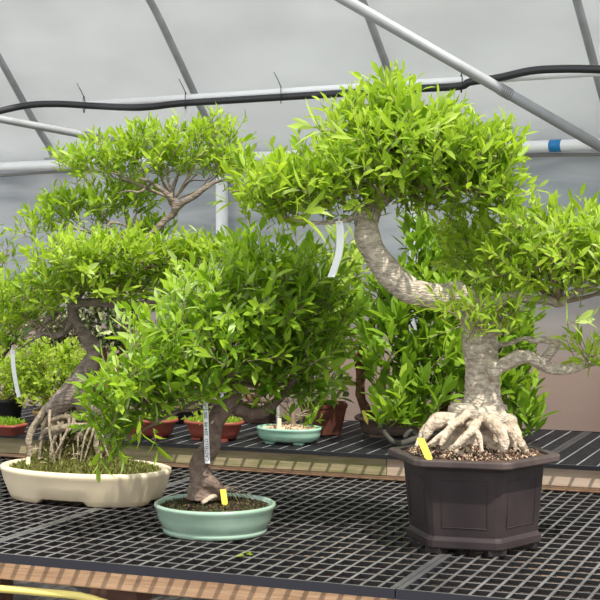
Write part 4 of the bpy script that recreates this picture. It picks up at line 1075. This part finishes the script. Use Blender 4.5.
# ------------------------------------------------------------------ plant labels and bits
def hang_tag(px0, py0, px1, py1, Y, W, label, m=M['white_tag'], curve=.01, text=None, tie=True):
    a = P(px0, py0, Y); b_ = P(px1, py1, Y)
    root = thing('hanging_label', label, 'plant label', a)
    mb = MB(); n = 8; side = Vector((1, 0, 0)); vs = []
    for i in range(n + 1):
        f = i / n
        q = a.lerp(b_, f) + Vector((curve * math.sin(f * 3.14), -.004 * math.sin(f * 3.14), 0))
        w = W / 2
        for s, y in ((-1, -.0005), (1, -.0005), (1, .0005), (-1, .0005)):
            vs.append(q + Vector((s * w, y, 0)))
    fs = []
    for i in range(n):
        o0 = i * 4
        for k_ in range(4):
            k2 = (k_ + 1) % 4
            fs.append((o0 + k_, o0 + k2, o0 + 4 + k2, o0 + 4 + k_))
    fs += [(3, 2, 1, 0), (n*4, n*4+1, n*4+2, n*4+3)]
    mb.add(vs, fs, False); mb.build('strip', m, root)
    if tie:
        mb = MB(); mb.tube([a + Vector((0, .012 * math.cos(t), .004 + .012 * math.sin(t))) for t in [k * .7 for k in range(10)]], [.0012] * 10, seg=5, sub=1)
        mb.build('tie', M['white_tag'], root)
    if text:
        d = (a - b_).normalized()
        for s, f, sz in text:
            text_part(root, s, a.lerp(b_, f) + Vector((curve * math.sin(f * 3.14), -.0062, 0)), d, Vector((-d.z, 0, d.x)), sz)
    return root
hang_tag(339, 221, 331, 277, 3.90, .019, 'long blank white label hanging from the left branch of the tallest bonsai', curve=.012)
hang_tag(12.5, 350, 19, 397, 4.80, .0135, 'white strip label hanging from a twig at the far left', curve=-.004)
hang_tag(205.5, 403, 207.5, 463.5, 4.095, .0142, 'white label with vertical handwriting in front of the slender trunk', curve=.0, text=[('CASTELLO  204-98', .96, .0135), ('200', .26, .0125)], tie=True)
plant_tag(225.5, 510, 4.12, .052, .017, M['yellow_tag'], 'yellow plastic label in the celadon pot beneath the slender trunk', lean=-.14, z=BZ + .076)
plant_tag(429.5, 462, 3.835, .056, .020, M['yellow_tag'], 'bright yellow label leaning in the grit of the dark hexagonal pot', lean=-.42, z=BZ + .252)
plant_tag(28, 471, 4.70, .045, .012, M['pale_tag'], 'pale cream label at the left end of the cream pot', lean=.02, z=BZ + .092)
plant_tag(279.5, 431, 5.30, .045, .013, M['pale_tag'], 'pale yellow label in the small celadon pot on the rear bench', lean=0, z=UZ + .052)
plant_tag(367, 420, 5.46, .042, .014, M['yellow_tag'], 'small yellow label leaning in the grey-brown pot', lean=-.35, z=UZ + .066)
o, bs = plant_tag(278, 414, 5.42, .11, .010, M['white_tag'], 'white label standing among leaves behind the small celadon pot', lean=0, z=UZ + .052)
text_part(o, '7811', bs + Vector((0, -.0012 + .0042, .065)), (0, 0.05, 1), (-1, 0, 0), .010)
plant_tag(184, 418, 5.45, .055, .013, M['white_tag'], 'short white label between the two red pots', lean=.05, z=UZ + .058) if False else None
# fallen leaves on the bench
rng = random.Random(71)
p = P(247, 556, F * (ZC - BZ) / 306); p.z = BZ + .001
t = thing('fallen_sprig', 'small bright green fallen sprig on the grid in front of the celadon pot', 'leaf', p)
lv = Leaves()
for k in range(7): 
    a = k * .9; lv.add(p + Vector((rng.uniform(-.012, .012), rng.uniform(-.02, .02), .002)), Vector((math.cos(a), math.sin(a), .08)), Vector((0, 0, 1)), .022, .009, .1, .6)
lv.build('leaves', M['leaf'], t)
